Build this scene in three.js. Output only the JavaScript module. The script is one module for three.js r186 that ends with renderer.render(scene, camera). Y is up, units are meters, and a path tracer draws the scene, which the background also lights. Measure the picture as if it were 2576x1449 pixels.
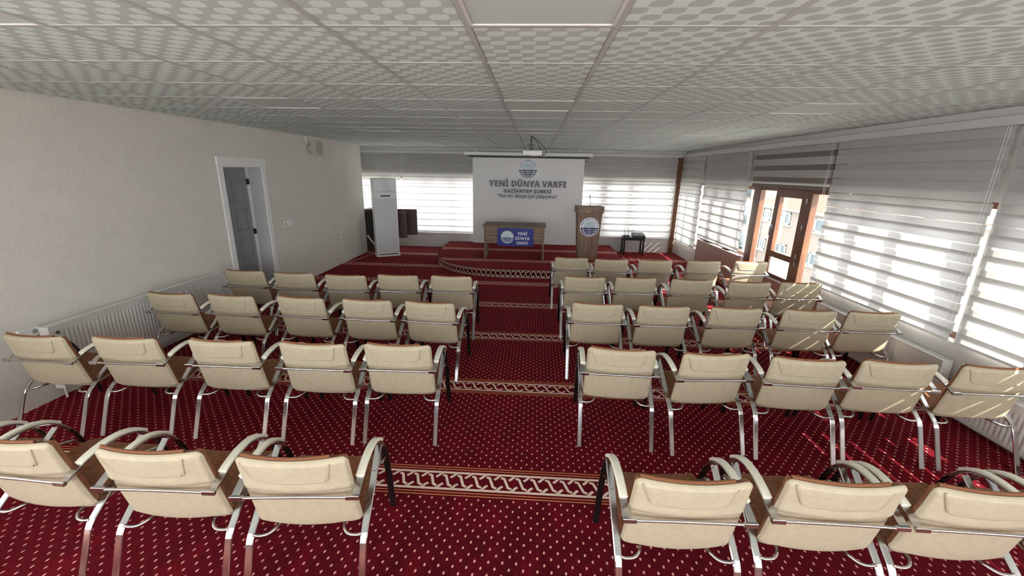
import * as THREE from 'three';
import { mergeGeometries } from 'three/addons/utils/BufferGeometryUtils.js';
import { RoundedBoxGeometry } from 'three/addons/geometries/RoundedBoxGeometry.js';
import { TextGeometry } from 'three/addons/geometries/TextGeometry.js';
import { FontLoader } from 'three/addons/loaders/FontLoader.js';

// ---------------------------------------------------------------- camera, sky, sun, exposure
const scene = new THREE.Scene();
const camera = new THREE.PerspectiveCamera(69.36, 2576 / 1449, 0.05, 400);
{
  // measured: pitch 15.6 deg down, yaw 3 deg left, a slight clockwise roll; eye 2.04 m above the carpet
  const pitch = 0.2727, yaw = -0.0516, roll = 0.0185;
  const cp = Math.cos(pitch), sp = Math.sin(pitch), cy = Math.cos(yaw), sy = Math.sin(yaw), cr = Math.cos(roll), sr = Math.sin(roll);
  const F = new THREE.Vector3(sy * cp, -sp, -cy * cp);
  const R = new THREE.Vector3(cy, 0, sy), U = new THREE.Vector3(sy * sp, cp, -cy * sp);
  const up = R.clone().multiplyScalar(-sr).addScaledVector(U, cr);
  camera.position.set(0, 2.0427, 0);
  camera.up.copy(up);
  camera.lookAt(camera.position.clone().add(F));
}
scene.add(camera);
scene.background = new THREE.Color(2.3, 2.34, 2.42);          // bright, thinly overcast sky
const sun = new THREE.DirectionalLight(new THREE.Color(1, 0.94, 0.85), 6);
sun.position.set(30, 32, 20.5);                                  // high on the right, a little behind the camera
sun.target.position.set(0, 0, -5);
sun.position.add(sun.target.position);
sun.castShadow = true;
Object.assign(sun.shadow.camera, { left: -25, right: 25, top: 25, bottom: -25, near: 1, far: 120 });
sun.shadow.mapSize.set(4096, 4096);
scene.add(sun, sun.target);
const renderer = new THREE.WebGLRenderer({ antialias: true });
renderer.toneMapping = THREE.LinearToneMapping;
renderer.toneMappingExposure = 3.4;
renderer.shadowMap.enabled = true;

// ---------------------------------------------------------------- helpers
let seed = 7;
const rnd = () => ((seed = (seed * 16807) % 2147483647) - 1) / 2147483646;
const V = (x, y, z) => new THREE.Vector3(x, y, z);
const taken = new Map();
function numbered(name) {
  const n = taken.get(name) ?? 0; taken.set(name, n + 1);
  return n ? `${name}_${String(n).padStart(3, '0')}` : name;
}
const clean = (g) => {
  let q = g.index ? g.toNonIndexed() : g;
  for (const k of Object.keys(q.attributes)) if (!['position', 'normal', 'uv'].includes(k)) q.deleteAttribute(k);
  if (!q.attributes.uv) q.setAttribute('uv', new THREE.BufferAttribute(new Float32Array(q.attributes.position.count * 2), 2));
  return q;
};
const merge = (list) => list.length === 1 ? list[0] : mergeGeometries(list.map(clean));
// uv in metres, from the axis that a face looks along
function metreUV(g0, off = [0, 0]) {
  const g = clean(g0), p = g.attributes.position, n = g.attributes.normal, uv = g.attributes.uv;
  for (let i = 0; i < p.count; i++) {
    const ax = Math.abs(n.getX(i)), ay = Math.abs(n.getY(i)), az = Math.abs(n.getZ(i));
    if (ay >= ax && ay >= az) uv.setXY(i, p.getX(i) + off[0], -p.getZ(i) + off[1]);
    else if (ax >= az) uv.setXY(i, -p.getZ(i) + off[0], p.getY(i) + off[1]);
    else uv.setXY(i, p.getX(i) + off[0], p.getY(i) + off[1]);
  }
  return g;
}
function mesh(name, geos, mat, parent) {
  const m = new THREE.Mesh(metreSafe(geos), mat);
  m.name = parent ? name : numbered(name);
  m.castShadow = m.receiveShadow = true;
  (parent ?? scene).add(m);
  return m;
}
const metreSafe = (geos) => Array.isArray(geos) ? merge(geos) : geos;
function thing(name, label, category, [x, y, z] = [0, 0, 0], turn = 0, group) {
  const o = new THREE.Group();
  o.name = numbered(name); o.position.set(x, y, -z); o.rotation.y = turn;
  o.userData = { label, category };
  if (group) o.userData.group = group;
  scene.add(o);
  return o;
}
function structure(name) {
  const o = new THREE.Group(); o.name = name; o.userData = { kind: 'structure' }; scene.add(o); return o;
}
// box by its ranges; z ranges are distances into the room (three's -z)
function slab(x0, x1, y0, y1, z0, z1, r = 0) {
  const w = x1 - x0, h = y1 - y0, d = z1 - z0;
  const g = r ? new RoundedBoxGeometry(w, h, d, 2, r) : new THREE.BoxGeometry(w, h, d);
  g.translate((x0 + x1) / 2, (y0 + y1) / 2, -(z0 + z1) / 2);
  return metreUV(g);
}
// local box, centre and size
function bx(w, h, d, x, y, z, r = 0) {
  const g = r ? new RoundedBoxGeometry(w, h, d, 2, r) : new THREE.BoxGeometry(w, h, d);
  g.translate(x, y, z);
  return metreUV(g);
}
function tube(points, r, seg = 24, sides = 8, closed = false) {
  return clean(new THREE.TubeGeometry(new THREE.CatmullRomCurve3(points, closed, 'centripetal'), seg, r, sides, closed));
}
function cyl(r0, r1, h, x, y, z, n = 16) {
  const g = new THREE.CylinderGeometry(r0, r1, h, n); g.translate(x, y, z); return clean(g);
}
// a flat bar (width along x, thickness t) swept along a path in the (y, z) plane; the corners are eased
function flatBar(path, w, t, x) {
  const e = Math.min(w, t) * 0.28, W = w / 2, T = t / 2;
  const ring = [[-W + e, -T], [W - e, -T], [W, -T + e], [W, T - e], [W - e, T], [-W + e, T], [-W, T - e], [-W, -T + e]];
  const pos = [], idx = [], n = path.length;
  const at = (i) => {
    const a = path[Math.max(0, i - 1)], b = path[Math.min(n - 1, i + 1)];
    const dy = b[1] - a[1], dz = b[0] - a[0], l = Math.hypot(dy, dz);
    return [-dz / l, dy / l, path[i]];                            // normal in (y, d)
  };
  const tri = [];
  const P = [];
  for (let i = 0; i < n; i++) {
    const [ny, nd, c] = at(i);
    P.push(ring.map(([a, b]) => V(x + a, c[1] - ny * b, -(c[0] - nd * b))));
  }
  for (let i = 0; i + 1 < n; i++) for (let k = 0; k < 8; k++) {
    const k2 = (k + 1) % 8, a = P[i][k], b = P[i][k2], c = P[i + 1][k2], d = P[i + 1][k];
    tri.push([a, b, c], [a, c, d]);
  }
  for (let k = 1; k < 7; k++) { tri.push([P[0][0], P[0][k + 1], P[0][k]]); tri.push([P[n - 1][0], P[n - 1][k], P[n - 1][k + 1]]); }
  const arr = [];
  for (const t3 of tri) for (const v of t3) arr.push(v.x, v.y, v.z);
  const g = new THREE.BufferGeometry();
  g.setAttribute('position', new THREE.BufferAttribute(new Float32Array(arr), 3));
  g.computeVertexNormals();
  // wind outwards
  const c0 = path[0];
  return fixWinding(clean(g));
}
function fixWinding(g) {
  // volume sign test: flip when the closed surface is inside out
  const p = g.attributes.position; let vol = 0;
  const a = V(), b = V(), c = V();
  for (let i = 0; i < p.count; i += 3) { a.fromBufferAttribute(p, i); b.fromBufferAttribute(p, i + 1); c.fromBufferAttribute(p, i + 2); vol += a.dot(b.cross(c)); }
  if (vol < 0) {
    const q = p.array;
    for (let i = 0; i < q.length; i += 9) for (let k = 0; k < 3; k++) { const t = q[i + 3 + k]; q[i + 3 + k] = q[i + 6 + k]; q[i + 6 + k] = t; }
  }
  g.computeVertexNormals();
  return g;
}
function spline2(pts, n) {
  const c = new THREE.CatmullRomCurve3(pts.map(([d, h]) => V(d, h, 0)), false, 'centripetal');
  return c.getSpacedPoints(n).map((p) => [p.x, p.y]);
}

// ---------------------------------------------------------------- textures
const lin = (r, g, b) => new THREE.Color().setRGB(r, g, b);
function canvas(w, h, draw) {
  const c = document.createElement('canvas'); c.width = w; c.height = h; draw(c.getContext('2d'), w, h); return c;
}
function canvasTexture(c, repeat) {
  const t = new THREE.CanvasTexture(c);
  t.colorSpace = THREE.SRGBColorSpace; t.anisotropy = 8;
  if (repeat) { t.wrapS = t.wrapT = THREE.RepeatWrapping; t.repeat.set(...repeat); }
  return t;
}
// tileable value noise
function noiseGrid(n) { const a = new Float32Array(n * n); for (let i = 0; i < n * n; i++) a[i] = rnd(); return a; }
function noiseAt(a, n, u, v) {
  const x = u * n, y = v * n, x0 = Math.floor(x), y0 = Math.floor(y), fx = x - x0, fy = y - y0;
  const s = fx * fx * (3 - 2 * fx), t = fy * fy * (3 - 2 * fy), g = (i, j) => a[(((j % n) + n) % n) * n + (((i % n) + n) % n)];
  return (g(x0, y0) * (1 - s) + g(x0 + 1, y0) * s) * (1 - t) + (g(x0, y0 + 1) * (1 - s) + g(x0 + 1, y0 + 1) * s) * t;
}
function dataTexture(w, h, fn, repeat, srgb = false) {
  const d = new Uint8Array(w * h * 4);
  for (let y = 0; y < h; y++) for (let x = 0; x < w; x++) {
    const c = fn(x / w, y / h), i = (y * w + x) * 4;
    for (let k = 0; k < 3; k++) d[i + k] = Math.max(0, Math.min(255, Math.round(255 * (Array.isArray(c) ? c[k] : c))));
    d[i + 3] = 255;
  }
  const t = new THREE.DataTexture(d, w, h);
  t.magFilter = THREE.LinearFilter; t.minFilter = THREE.LinearMipmapLinearFilter; t.generateMipmaps = true;
  t.wrapS = t.wrapT = THREE.RepeatWrapping;
  if (repeat) t.repeat.set(...repeat);
  if (srgb) t.colorSpace = THREE.SRGBColorSpace;
  t.needsUpdate = true;
  return t;
}

// carpet: woven dots, and a lattice border between gold lines every 1.31 m
const CARPET_W = 0.606, CARPET_H = 1.31;
const carpetCanvas = canvas(1024, 2048, (g, W, H) => {
  const sx = W / CARPET_W, sy = H / CARPET_H, mid = H / 2;
  g.fillStyle = 'rgb(72,2,13)'; g.fillRect(0, 0, W, H);
  // uneven pile
  const n1 = noiseGrid(7), n2 = noiseGrid(23), n3 = noiseGrid(256);
  const im = g.getImageData(0, 0, W, H), q = im.data;
  for (let y = 0; y < H; y++) for (let x = 0; x < W; x++) {
    const u = x / W, v = y / H, m = 0.5 + 0.4 * noiseAt(n1, 7, u, v) + 0.34 * noiseAt(n2, 23, u, v) + 0.26 * noiseAt(n3, 256, u, v), i = (y * W + x) * 4;
    for (let k = 0; k < 3; k++) q[i + k] = Math.min(255, q[i + k] * m);
  }
  g.putImageData(im, 0, 0);
  // dots
  const band = 0.142 * sy, rows = 26, pitch = (H - 2 * band) / rows;
  g.fillStyle = 'rgb(233,176,160)';
  for (let r = 0; r < rows; r++) {
    const y = mid + band + (r + 0.5) * pitch;
    for (let k = -1; k < 9; k++) {
      const x = (k + (r % 2 ? 0.5 : 0)) * W / 8 + (rnd() - 0.5) * 3;
      const yy = ((y + (rnd() - 0.5) * 3) % H + H) % H;
      g.beginPath(); g.ellipse(x, yy, 0.006 * sx, 0.0098 * sy, 0.15, 0, 7); g.fill();
    }
  }
  // gold lines
  g.fillStyle = 'rgb(206,138,92)';
  for (const s of [-1, 1]) for (const d of [0.108, 0.132]) g.fillRect(0, mid + s * d * sy - 0.0045 * sy, W, 0.009 * sy);
  // lattice
  const P = W / 6, HB = 0.172 * sy, y0 = mid - HB / 2;
  const strokes = [];
  const rot = (p) => p.map(([x, y]) => [-0.22 - x, 1 - y]);
  const top = [[-0.42, 0.33], [-0.27, 0.26], [0.0, 0.05], [0.92, 0.05]];
  const z1 = [[0.04, 0.2], [0.27, 0.25], [0.56, 0.73], [0.79, 0.8]];
  for (let m = -2; m < 8; m++) for (const s of [z1, top, rot(top)]) strokes.push(s.map(([x, y]) => [(x + m) * P, y0 + y * HB]));
  g.lineJoin = 'round';
  for (const s of strokes) {
    for (const [c, w] of [['rgb(60,4,12)', 0.0215], ['rgb(240,220,200)', 0.0185]]) {
      g.strokeStyle = c; g.lineWidth = w * sx; g.lineCap = 'butt';
      g.beginPath(); s.forEach(([x, y], i) => i ? g.lineTo(x, y) : g.moveTo(x, y)); g.stroke();
    }
  }
});
const carpetTex = canvasTexture(carpetCanvas, [1 / CARPET_W, 1 / CARPET_H]);
// v = distance into the room; the border's middle lies at 2.362 m
carpetTex.offset.set(0.13, 0.5 - 2.362 / CARPET_H);
const pileN = noiseGrid(128);
const pile = dataTexture(256, 256, (u, v) => noiseAt(pileN, 128, u, v), [6, 6]);

// ceiling tile print: staggered ovals, raised a little
const tileCanvas = (ground, oval) => canvas(512, 512, (g, W, H) => {
  g.fillStyle = ground; g.fillRect(0, 0, W, H);
  const px = W / 4.5, py = H / 9;
  g.fillStyle = oval;
  for (let r = -1; r < 10; r++) for (let k = -1; k < 6; k++) {
    const x = (k + (r % 2 ? 0.5 : 0)) * px, y = r * py + py * 0.04;
    g.beginPath(); g.roundRect(x, y, px * 0.58, py * 0.93, [py * 0.46, py * 0.2, py * 0.46, py * 0.2]); g.fill();
  }
  const im = g.getImageData(0, 0, W, H), q = im.data;
  for (let i = 0; i < q.length; i += 4) { const m = 0.975 + 0.05 * rnd(); for (let k = 0; k < 3; k++) q[i + k] = Math.min(255, q[i + k] * m); }
  g.putImageData(im, 0, 0);
});
const tileTexA = canvasTexture(tileCanvas('rgb(193,205,201)', 'rgb(226,240,235)'));
const tileTexB = canvasTexture(tileCanvas('rgb(226,240,235)', 'rgb(190,202,198)'));

// wallpaper: fine vertical weave
const wn1 = noiseGrid(96), wn2 = noiseGrid(8), wn3 = noiseGrid(200);
const weave = (u, v) => 0.5 + 0.5 * (noiseAt(wn1, 96, u, v * 0.16) - 0.5) + 0.5 * (noiseAt(wn3, 200, u, v) - 0.5);
const wallMap = dataTexture(512, 512, (u, v) => {
  const m = 0.945 + 0.07 * weave(u, v) + 0.02 * noiseAt(wn2, 8, u, v);
  return [0.875 * m, 0.855 * m, 0.815 * m];
}, [1 / 0.8, 1 / 0.8], true);
const wallBump = dataTexture(512, 512, weave, [1 / 0.8, 1 / 0.8]);
// wallpaper with rings, below the windows
const ringMap = canvasTexture(canvas(512, 256, (g, W, H) => {
  g.fillStyle = 'rgb(208,204,200)'; g.fillRect(0, 0, W, H);
  g.strokeStyle = 'rgb(226,223,220)'; g.lineWidth = 9;
  for (let r = 0; r < 2; r++) for (let k = -1; k < 5; k++) {
    g.beginPath(); g.ellipse((k + (r ? 0.5 : 0)) * 128 + 64, r * 128 + 64, 34, 46, 0, 0, 7); g.stroke();
  }
}), [1 / 0.72, 1 / 0.36]);
// leather and suede grain
const ln = noiseGrid(180), ln2 = noiseGrid(24);
const grain = dataTexture(256, 256, (u, v) => 0.6 * noiseAt(ln, 180, u, v) + 0.4 * noiseAt(ln2, 24, u, v), [4, 4]);
const suedeMap = dataTexture(256, 256, (u, v) => {
  const m = 0.8 + 0.25 * noiseAt(ln2, 24, u, v) + 0.12 * noiseAt(ln, 180, u, v);
  return [0.53 * m, 0.33 * m, 0.20 * m];
}, [3, 3], true);
const creamMap = dataTexture(256, 256, (u, v) => {
  const m = 0.95 + 0.05 * noiseAt(ln2, 24, u, v) + 0.03 * noiseAt(ln, 180, u, v);
  return [0.73 * m, 0.685 * m, 0.585 * m];
}, [2, 2], true);
// walnut veneer, grain along v
const gn1 = noiseGrid(48), gn2 = noiseGrid(6), gn3 = noiseGrid(160);
const woodTex = (rgb, rep) => dataTexture(512, 512, (u, v) => {
  const w = noiseAt(gn2, 6, u, v * 0.5) * 0.12;
  const m = 0.66 + 0.42 * noiseAt(gn1, 48, u + w, v * 0.06) + 0.2 * noiseAt(gn3, 160, u + w, v * 0.1);
  return rgb.map((c) => c * m);
}, rep, true);
const walnut = woodTex([0.5, 0.41, 0.335], [1.4, 0.9]);
const walnutAcross = walnut.clone(); walnutAcross.rotation = Math.PI / 2;
const frameWood = woodTex([0.42, 0.255, 0.145], [2.5, 1]);
const darkWood = woodTex([0.27, 0.165, 0.115], [1.5, 1]);

// ---------------------------------------------------------------- materials
const std = (o) => new THREE.MeshStandardMaterial(o);
const phy = (o) => new THREE.MeshPhysicalMaterial(o);
const M = {
  carpet: phy({ map: carpetTex, roughness: 1, bumpMap: pile, bumpScale: 0.003, sheen: 0.9, sheenRoughness: 0.8, sheenColor: lin(1, 0.06, 0.10), specularIntensity: 0.2 }),
  wall: std({ map: wallMap, roughness: 0.9, bumpMap: wallBump, bumpScale: 0.0005 }),
  lowWall: std({ map: ringMap, roughness: 0.75 }),
  plaster: std({ color: lin(0.72, 0.7, 0.66), roughness: 0.85 }),
  tileA: std({ map: tileTexA, roughness: 0.8 }),
  tileB: std({ map: tileTexB, roughness: 0.8 }),
  plainPanel: std({ color: lin(0.62, 0.70, 0.67), roughness: 0.6 }),
  bar: std({ color: lin(0.50, 0.52, 0.51), roughness: 0.42 }),
  white: std({ color: lin(0.82, 0.82, 0.8), roughness: 0.4 }),
  valance: std({ color: lin(0.58, 0.57, 0.55), roughness: 0.4 }),
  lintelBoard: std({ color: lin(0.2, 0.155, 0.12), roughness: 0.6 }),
  whiteMatt: std({ color: lin(0.91, 0.91, 0.90), roughness: 0.85 }),
  offWhite: std({ color: lin(0.72, 0.71, 0.68), roughness: 0.45 }),
  doorLeaf: std({ color: lin(0.27, 0.28, 0.29), roughness: 0.35 }),
  doorGrey: std({ color: lin(0.55, 0.55, 0.54), roughness: 0.4 }),
  black: std({ color: lin(0.012, 0.012, 0.012), roughness: 0.45 }),
  blackWood: std({ color: lin(0.012, 0.009, 0.008), roughness: 0.35 }),
  chrome: std({ color: lin(0.60, 0.60, 0.61), roughness: 0.17, metalness: 1 }),
  legBlack: std({ color: lin(0.016, 0.012, 0.012), roughness: 0.3, metalness: 0.3 }),
  steel: std({ color: lin(0.35, 0.35, 0.36), roughness: 0.35, metalness: 1 }),
  cream: phy({ map: creamMap, roughness: 0.55, bumpMap: grain, bumpScale: 0.0006, specularIntensity: 0.6 }),
  creamPad: phy({ color: lin(0.88, 0.85, 0.70), roughness: 0.42 }),
  suede: phy({ map: suedeMap, roughness: 0.78, bumpMap: grain, bumpScale: 0.0006, sheen: 0.4, sheenColor: lin(0.5, 0.3, 0.2) }),
  walnut: std({ map: walnut, roughness: 0.5 }),
  walnutAcross: std({ map: walnutAcross, roughness: 0.5 }),
  frame: std({ map: frameWood, roughness: 0.4 }),
  darkWood: std({ map: darkWood, roughness: 0.45 }),
  brownBoard: std({ color: lin(0.42, 0.27, 0.205), roughness: 0.5 }),
  pinkTile: std({ color: lin(0.36, 0.22, 0.18), roughness: 0.5 }),
  clearGlass: phy({ color: 0xffffff, transmission: 1, thickness: 0, roughness: 0, ior: 1.45 }),
  glass: phy({ color: lin(0.95, 0.96, 0.96), transmission: 1, thickness: 0, roughness: 0, ior: 1.45 }),
  frosted: phy({ color: lin(0.9, 0.93, 0.95), transmission: 0.85, thickness: 0, roughness: 0.8, ior: 1.45 }),
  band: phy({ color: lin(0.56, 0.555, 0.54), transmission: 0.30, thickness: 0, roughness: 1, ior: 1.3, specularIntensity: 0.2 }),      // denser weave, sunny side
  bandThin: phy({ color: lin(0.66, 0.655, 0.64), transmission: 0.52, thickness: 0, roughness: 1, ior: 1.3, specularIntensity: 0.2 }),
  sheer: phy({ color: lin(0.94, 0.94, 0.93), transmission: 0.94, thickness: 0, roughness: 0.42, ior: 1.2, specularIntensity: 0.1 }),
  letters: std({ color: lin(0.010, 0.012, 0.055), roughness: 0.3 }),
  radiator: std({ color: lin(0.74, 0.73, 0.69), roughness: 0.35 }),
  acBody: std({ color: lin(0.82, 0.83, 0.83), roughness: 0.35 }),
  acPanel: std({ color: lin(0.66, 0.67, 0.68), roughness: 0.4 }),
  acGloss: phy({ color: lin(0.62, 0.65, 0.67), roughness: 0.06, clearcoat: 1, clearcoatRoughness: 0.03 }),
  speaker: std({ color: lin(0.5, 0.5, 0.44), roughness: 0.55 }),
  speakerMesh: std({ color: lin(0.36, 0.36, 0.31), roughness: 0.7 }),
  facade: std({ color: lin(0.19, 0.165, 0.14), roughness: 0.9 }),
  facadeWhite: std({ color: lin(0.62, 0.61, 0.58), roughness: 0.9 }),
  roofTile: std({ color: lin(0.36, 0.13, 0.075), roughness: 0.8 }),
  farGlass: std({ color: lin(0.06, 0.09, 0.1), roughness: 0.35 }),
  asphalt: std({ color: lin(0.42, 0.41, 0.39), roughness: 0.95 }),
};

// ---------------------------------------------------------------- the room
const XL = -4.254, XR = 3.77, ZF = 11.294, ZB = -1.2, HC = 2.605, T = 0.25, WT = 0.24;
const floor = mesh('floor', slab(-5.9, XR + T, -0.15, 0, ZB - T, ZF + T), M.carpet); floor.userData.kind = 'structure';

// ceiling: slab above, bars, tiles
const GX = -0.2975, GZ = 1.897, G = 0.6, TH = 0.024;
const ceiling = structure('ceiling');
mesh('slab', slab(-5.9, XR + T, HC + 0.05, HC + 0.3, ZB - T, ZF + T), M.whiteMatt, ceiling);
mesh('rear_plain_panel', slab(-5.9, XR, HC, HC + 0.03, ZB, GZ - 2 * G - TH / 2), M.tileA, ceiling);
const panels = new Set(['0,-1', '-4,-1', '4,-1', '0,3', '-4,3', '4,3', '0,7', '-4,7', '4,7', '0,12', '-4,12', '4,12']);
const z0c = GZ - 2 * G, z1c = ZF;
for (let i = -7; i <= 6; i++) {
  const x = GX + i * G;
  if (x > XL - 1.2 && x < XR) mesh('grid_runner', slab(x - TH / 2, x + TH / 2, HC - 0.001, HC + 0.02, i < -6 ? 10.3 : z0c, z1c), M.bar, ceiling);
}
for (let j = -2; j <= 15; j++) {
  const z = GZ + j * G;
  if (z < ZF) mesh('grid_cross_bar', slab(z > 10.3 ? -5.9 : XL, XR, HC, HC + 0.02, z - TH / 2, z + TH / 2), M.bar, ceiling);
}
const tileGeo = (w, d, r) => {                                       // tile with its print upright, uv 0..1 over 0.6 m
  const g = clean(new THREE.BoxGeometry(w, 0.014, d)), p = g.attributes.position, uv = g.attributes.uv;
  for (let i = 0; i < p.count; i++) uv.setXY(i, p.getX(i) / G + 0.5, p.getZ(i) / G + 0.5);
  return g;
};
const fullTile = tileGeo(G - TH - 0.006, G - TH - 0.006);
const lightNames = {
  '0,-1': 'smooth white ceiling panel nearest the camera, over the aisle',
  '-4,-1': 'smooth white ceiling panel at the upper left corner of the picture',
  '4,-1': 'smooth white ceiling panel nearest the camera, on the window side',
  '0,3': 'smooth grey ceiling panel over the aisle, second from the camera',
  '-4,3': 'smooth grey ceiling panel beside the left wall, over the long radiator',
  '4,3': 'smooth bright ceiling panel beside the right windows, over the large striped blind',
  '0,7': 'smooth ceiling panel over the aisle, just in front of the projector pole',
  '-4,7': 'smooth ceiling panel on the left side, between door and speaker',
  '4,7': 'smooth ceiling panel on the right side, in front of the open window',
  '0,12': 'smooth ceiling panel beyond the projector, over the wooden desk',
  '-4,12': 'smooth bright ceiling panel on the left, in front of the air conditioner',
  '4,12': 'smooth ceiling panel on the far right, in front of the black table',
};
for (let i = -7; i <= 6; i++) for (let j = -2; j <= 15; j++) {
  const xa = GX + i * G, xb = xa + G, za = GZ + j * G, zb = za + G;
  const lo = za > 10.2 ? -5.9 : XL;
  const x0 = Math.max(xa, lo), x1 = Math.min(xb, XR), zz1 = Math.min(zb, ZF);
  if (x1 - x0 < 0.05 || zz1 - za < 0.05) continue;
  const key = `${i},${j}`;
  if (panels.has(key)) {
    const t = thing('ceiling_panel', lightNames[key], 'ceiling panel', [xa + G / 2, HC, za + G / 2], 0, 'smooth panels in the ceiling grid');
    mesh('diffuser', bx(G - 0.05, 0.01, G - 0.05, 0, 0.008, 0), M.plainPanel, t);
    const e = G / 2 - 0.0165, f = 0.013;
    mesh('frame', [bx(G - 0.022, 0.016, f, 0, 0.006, e), bx(G - 0.022, 0.016, f, 0, 0.006, -e), bx(f, 0.016, G - 0.05, e, 0.006, 0), bx(f, 0.016, G - 0.05, -e, 0.006, 0)], M.offWhite, t);
    continue;
  }
  const whole = x1 - x0 > G - 0.01 && zz1 - za > G - 0.01;
  const m = mesh('ceiling_tile', whole ? fullTile : tileGeo(x1 - x0 - 0.03, zz1 - za - 0.03), i >= 1 ? M.tileB : M.tileA, ceiling);
  m.position.set((x0 + x1) / 2, HC + 0.0095 + (rnd() - 0.5) * 0.0016, -(za + zz1) / 2);
}

// left wall with its door; the wall ends at 10.3 m and an alcove lies behind it
const DZ0 = 5.625, DZ1 = 6.475, DH = 2.05;
const wallLeft = mesh('wall_left', [
  slab(XL - WT, XL, 0, HC + 0.05, 1.25, DZ0), slab(XL - WT, XL, 0, 0.9, ZB, 1.25), slab(XL - WT, XL, 2.45, HC + 0.05, ZB, 1.25), slab(XL - WT, XL, 0, HC + 0.05, DZ1, 10.3), slab(XL - WT, XL, DH, HC + 0.05, DZ0, DZ1),
  slab(-5.9, XL - WT, 0, HC + 0.05, 10.06, 10.3),
], M.wall); wallLeft.userData.kind = 'structure';
const wallAlcove = mesh('wall_alcove', slab(-6.1, -5.9, -0.1, HC + 0.05, 10.06, ZF + T), M.wall); wallAlcove.userData.kind = 'structure';
// front wall: low wall, lintel, piers
const SF = 0.41, LT = 1.87;
const colsF = [[-5.9, -5.6], [3.56, XR + T]];
const wallFront = structure('wall_front');
mesh('low_wall', slab(-5.9, XR, 0, SF, ZF, ZF + T), M.lowWall, wallFront);
mesh('lintel', slab(-5.9, XR, LT, HC + 0.05, ZF, ZF + T), M.plaster, wallFront);
for (const [a, b] of colsF) mesh('pier', slab(a, b, SF, LT, ZF, ZF + T), M.plaster, wallFront);
mesh('sill', slab(-5.6, 3.56, SF - 0.03, SF, ZF - 0.03, ZF + T), M.white, wallFront);
// right wall
const SR = 0.50;
const wallRight = structure('wall_right');
mesh('low_wall_painted', [slab(XR, XR + T, 0, 0.64, 1.3, 5.47), slab(XR, XR + T, 0, SR, ZB - T, 1.3)], M.plaster, wallRight);
mesh('low_wall', [ slab(XR, XR + T, 0, 0.62, 7.66, 9.62), slab(XR, XR + T, 0, 0.37, 9.62, ZF)], M.lowWall, wallRight);
mesh('low_wall_tiled', slab(XR, XR + T, 0, SR, 5.47, 7.66), M.pinkTile, wallRight);
mesh('lintel', slab(XR, XR + T, LT, HC + 0.05, ZB - T, ZF), M.plaster, wallRight);
for (const [a, b] of [[3.49, 3.67], [-0.15, 0.15], [1.305, 1.62], [ZB - T, ZB + 0.1]]) mesh('pier', slab(XR, XR + T, a > 1 ? 0.64 : SR, LT, a, b), M.plaster, wallRight);
mesh('sill', [slab(XR - 0.02, XR + 0.1, SR - 0.025, SR, 5.5, 7.66), slab(XR - 0.02, XR + T, 0.60, 0.62, 7.86, 9.62)], M.white, wallRight);
// back wall, behind the camera: wide windows
const wallBack = structure('wall_back');
mesh('low_wall', slab(XL, XR + T, 0, 0.9, ZB - T, ZB), M.wall, wallBack);
mesh('lintel', slab(XL, XR + T, 2.5, HC + 0.05, ZB - T, ZB), M.wall, wallBack);
for (const [a, b] of [[XL - WT, XL + 0.06], [-1.45, -1.35], [1.3, 1.4], [XR - 0.06, XR + T]]) mesh('pier', slab(a, b, 0, HC + 0.05, ZB - T, ZB), M.wall, wallBack);

// windows: wooden frames and panes
let wn = 0;
function windowZ(za, zb, y0, y1, posts, x = XR + 0.14, glass = M.glass) {            // in the right wall
  const w = structure(`window_${++wn}`);
  const f = 0.06;
  mesh('frame', [slab(x - 0.03, x + 0.03, y0, y0 + f, za, zb), slab(x - 0.03, x + 0.03, y1 - f, y1, za, zb), slab(x - 0.03, x + 0.03, y0, y1, za, za + f), slab(x - 0.03, x + 0.03, y0, y1, zb - f, zb)], M.frame, w);
  const cuts = [[za + f, za + f], ...posts, [zb - f, zb - f]];
  for (const [a, b] of posts) mesh('mullion', slab(x - 0.035, x + 0.035, y0 + f, y1 - f, a, b, 0.006), M.frame, w);
  for (let k = 0; k + 1 < cuts.length; k++) mesh('pane', slab(x - 0.003, x + 0.003, y0 + f, y1 - f, cuts[k][1], cuts[k + 1][0]), glass, w);
  return w;
}
function windowX(xa, xb, y0, y1, posts, z = ZF + 0.14, glass = M.glass) {            // in the front or back wall
  const w = structure(`window_${++wn}`);
  const f = 0.06;
  mesh('frame', [slab(xa, xb, y0, y0 + f, z - 0.03, z + 0.03), slab(xa, xb, y1 - f, y1, z - 0.03, z + 0.03), slab(xa, xa + f, y0, y1, z - 0.03, z + 0.03), slab(xb - f, xb, y0, y1, z - 0.03, z + 0.03)], M.frame, w);
  const cuts = [[xa + f, xa + f], ...posts, [xb - f, xb - f]];
  for (const [a, b] of posts) mesh('mullion', slab(a, b, y0 + f, y1 - f, z - 0.035, z + 0.035, 0.006), M.frame, w);
  for (let k = 0; k + 1 < cuts.length; k++) mesh('pane', slab(cuts[k][1], cuts[k + 1][0], y0 + f, y1 - f, z - 0.003, z + 0.003), glass, w);
  return w;
}
windowX(-5.6, 3.56, SF, LT, [[-4.08, -3.99], [-2.98, -2.9], [-2.32, -2.22], [-1.3, -1.2], [0.3, 0.4], [1.68, 1.88], [2.42, 2.55]]);
windowZ(7.66, 9.62, 0.62, LT, [[8.35, 8.5], [8.95, 9.13]]);
windowZ(9.62, ZF, 0.37, LT, [[9.75, 9.95], [10.48, 10.58], [10.95, 11.0]]);
windowZ(3.67, 5.47, 0.64, LT, [[4.3, 4.42], [4.88, 5.02]]);
windowZ(1.62, 3.49, 0.64, LT, [[2.2, 2.32], [2.8, 2.9]]);
windowZ(0.15, 1.3, SR, LT, [[0.7, 0.78]]);
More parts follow.
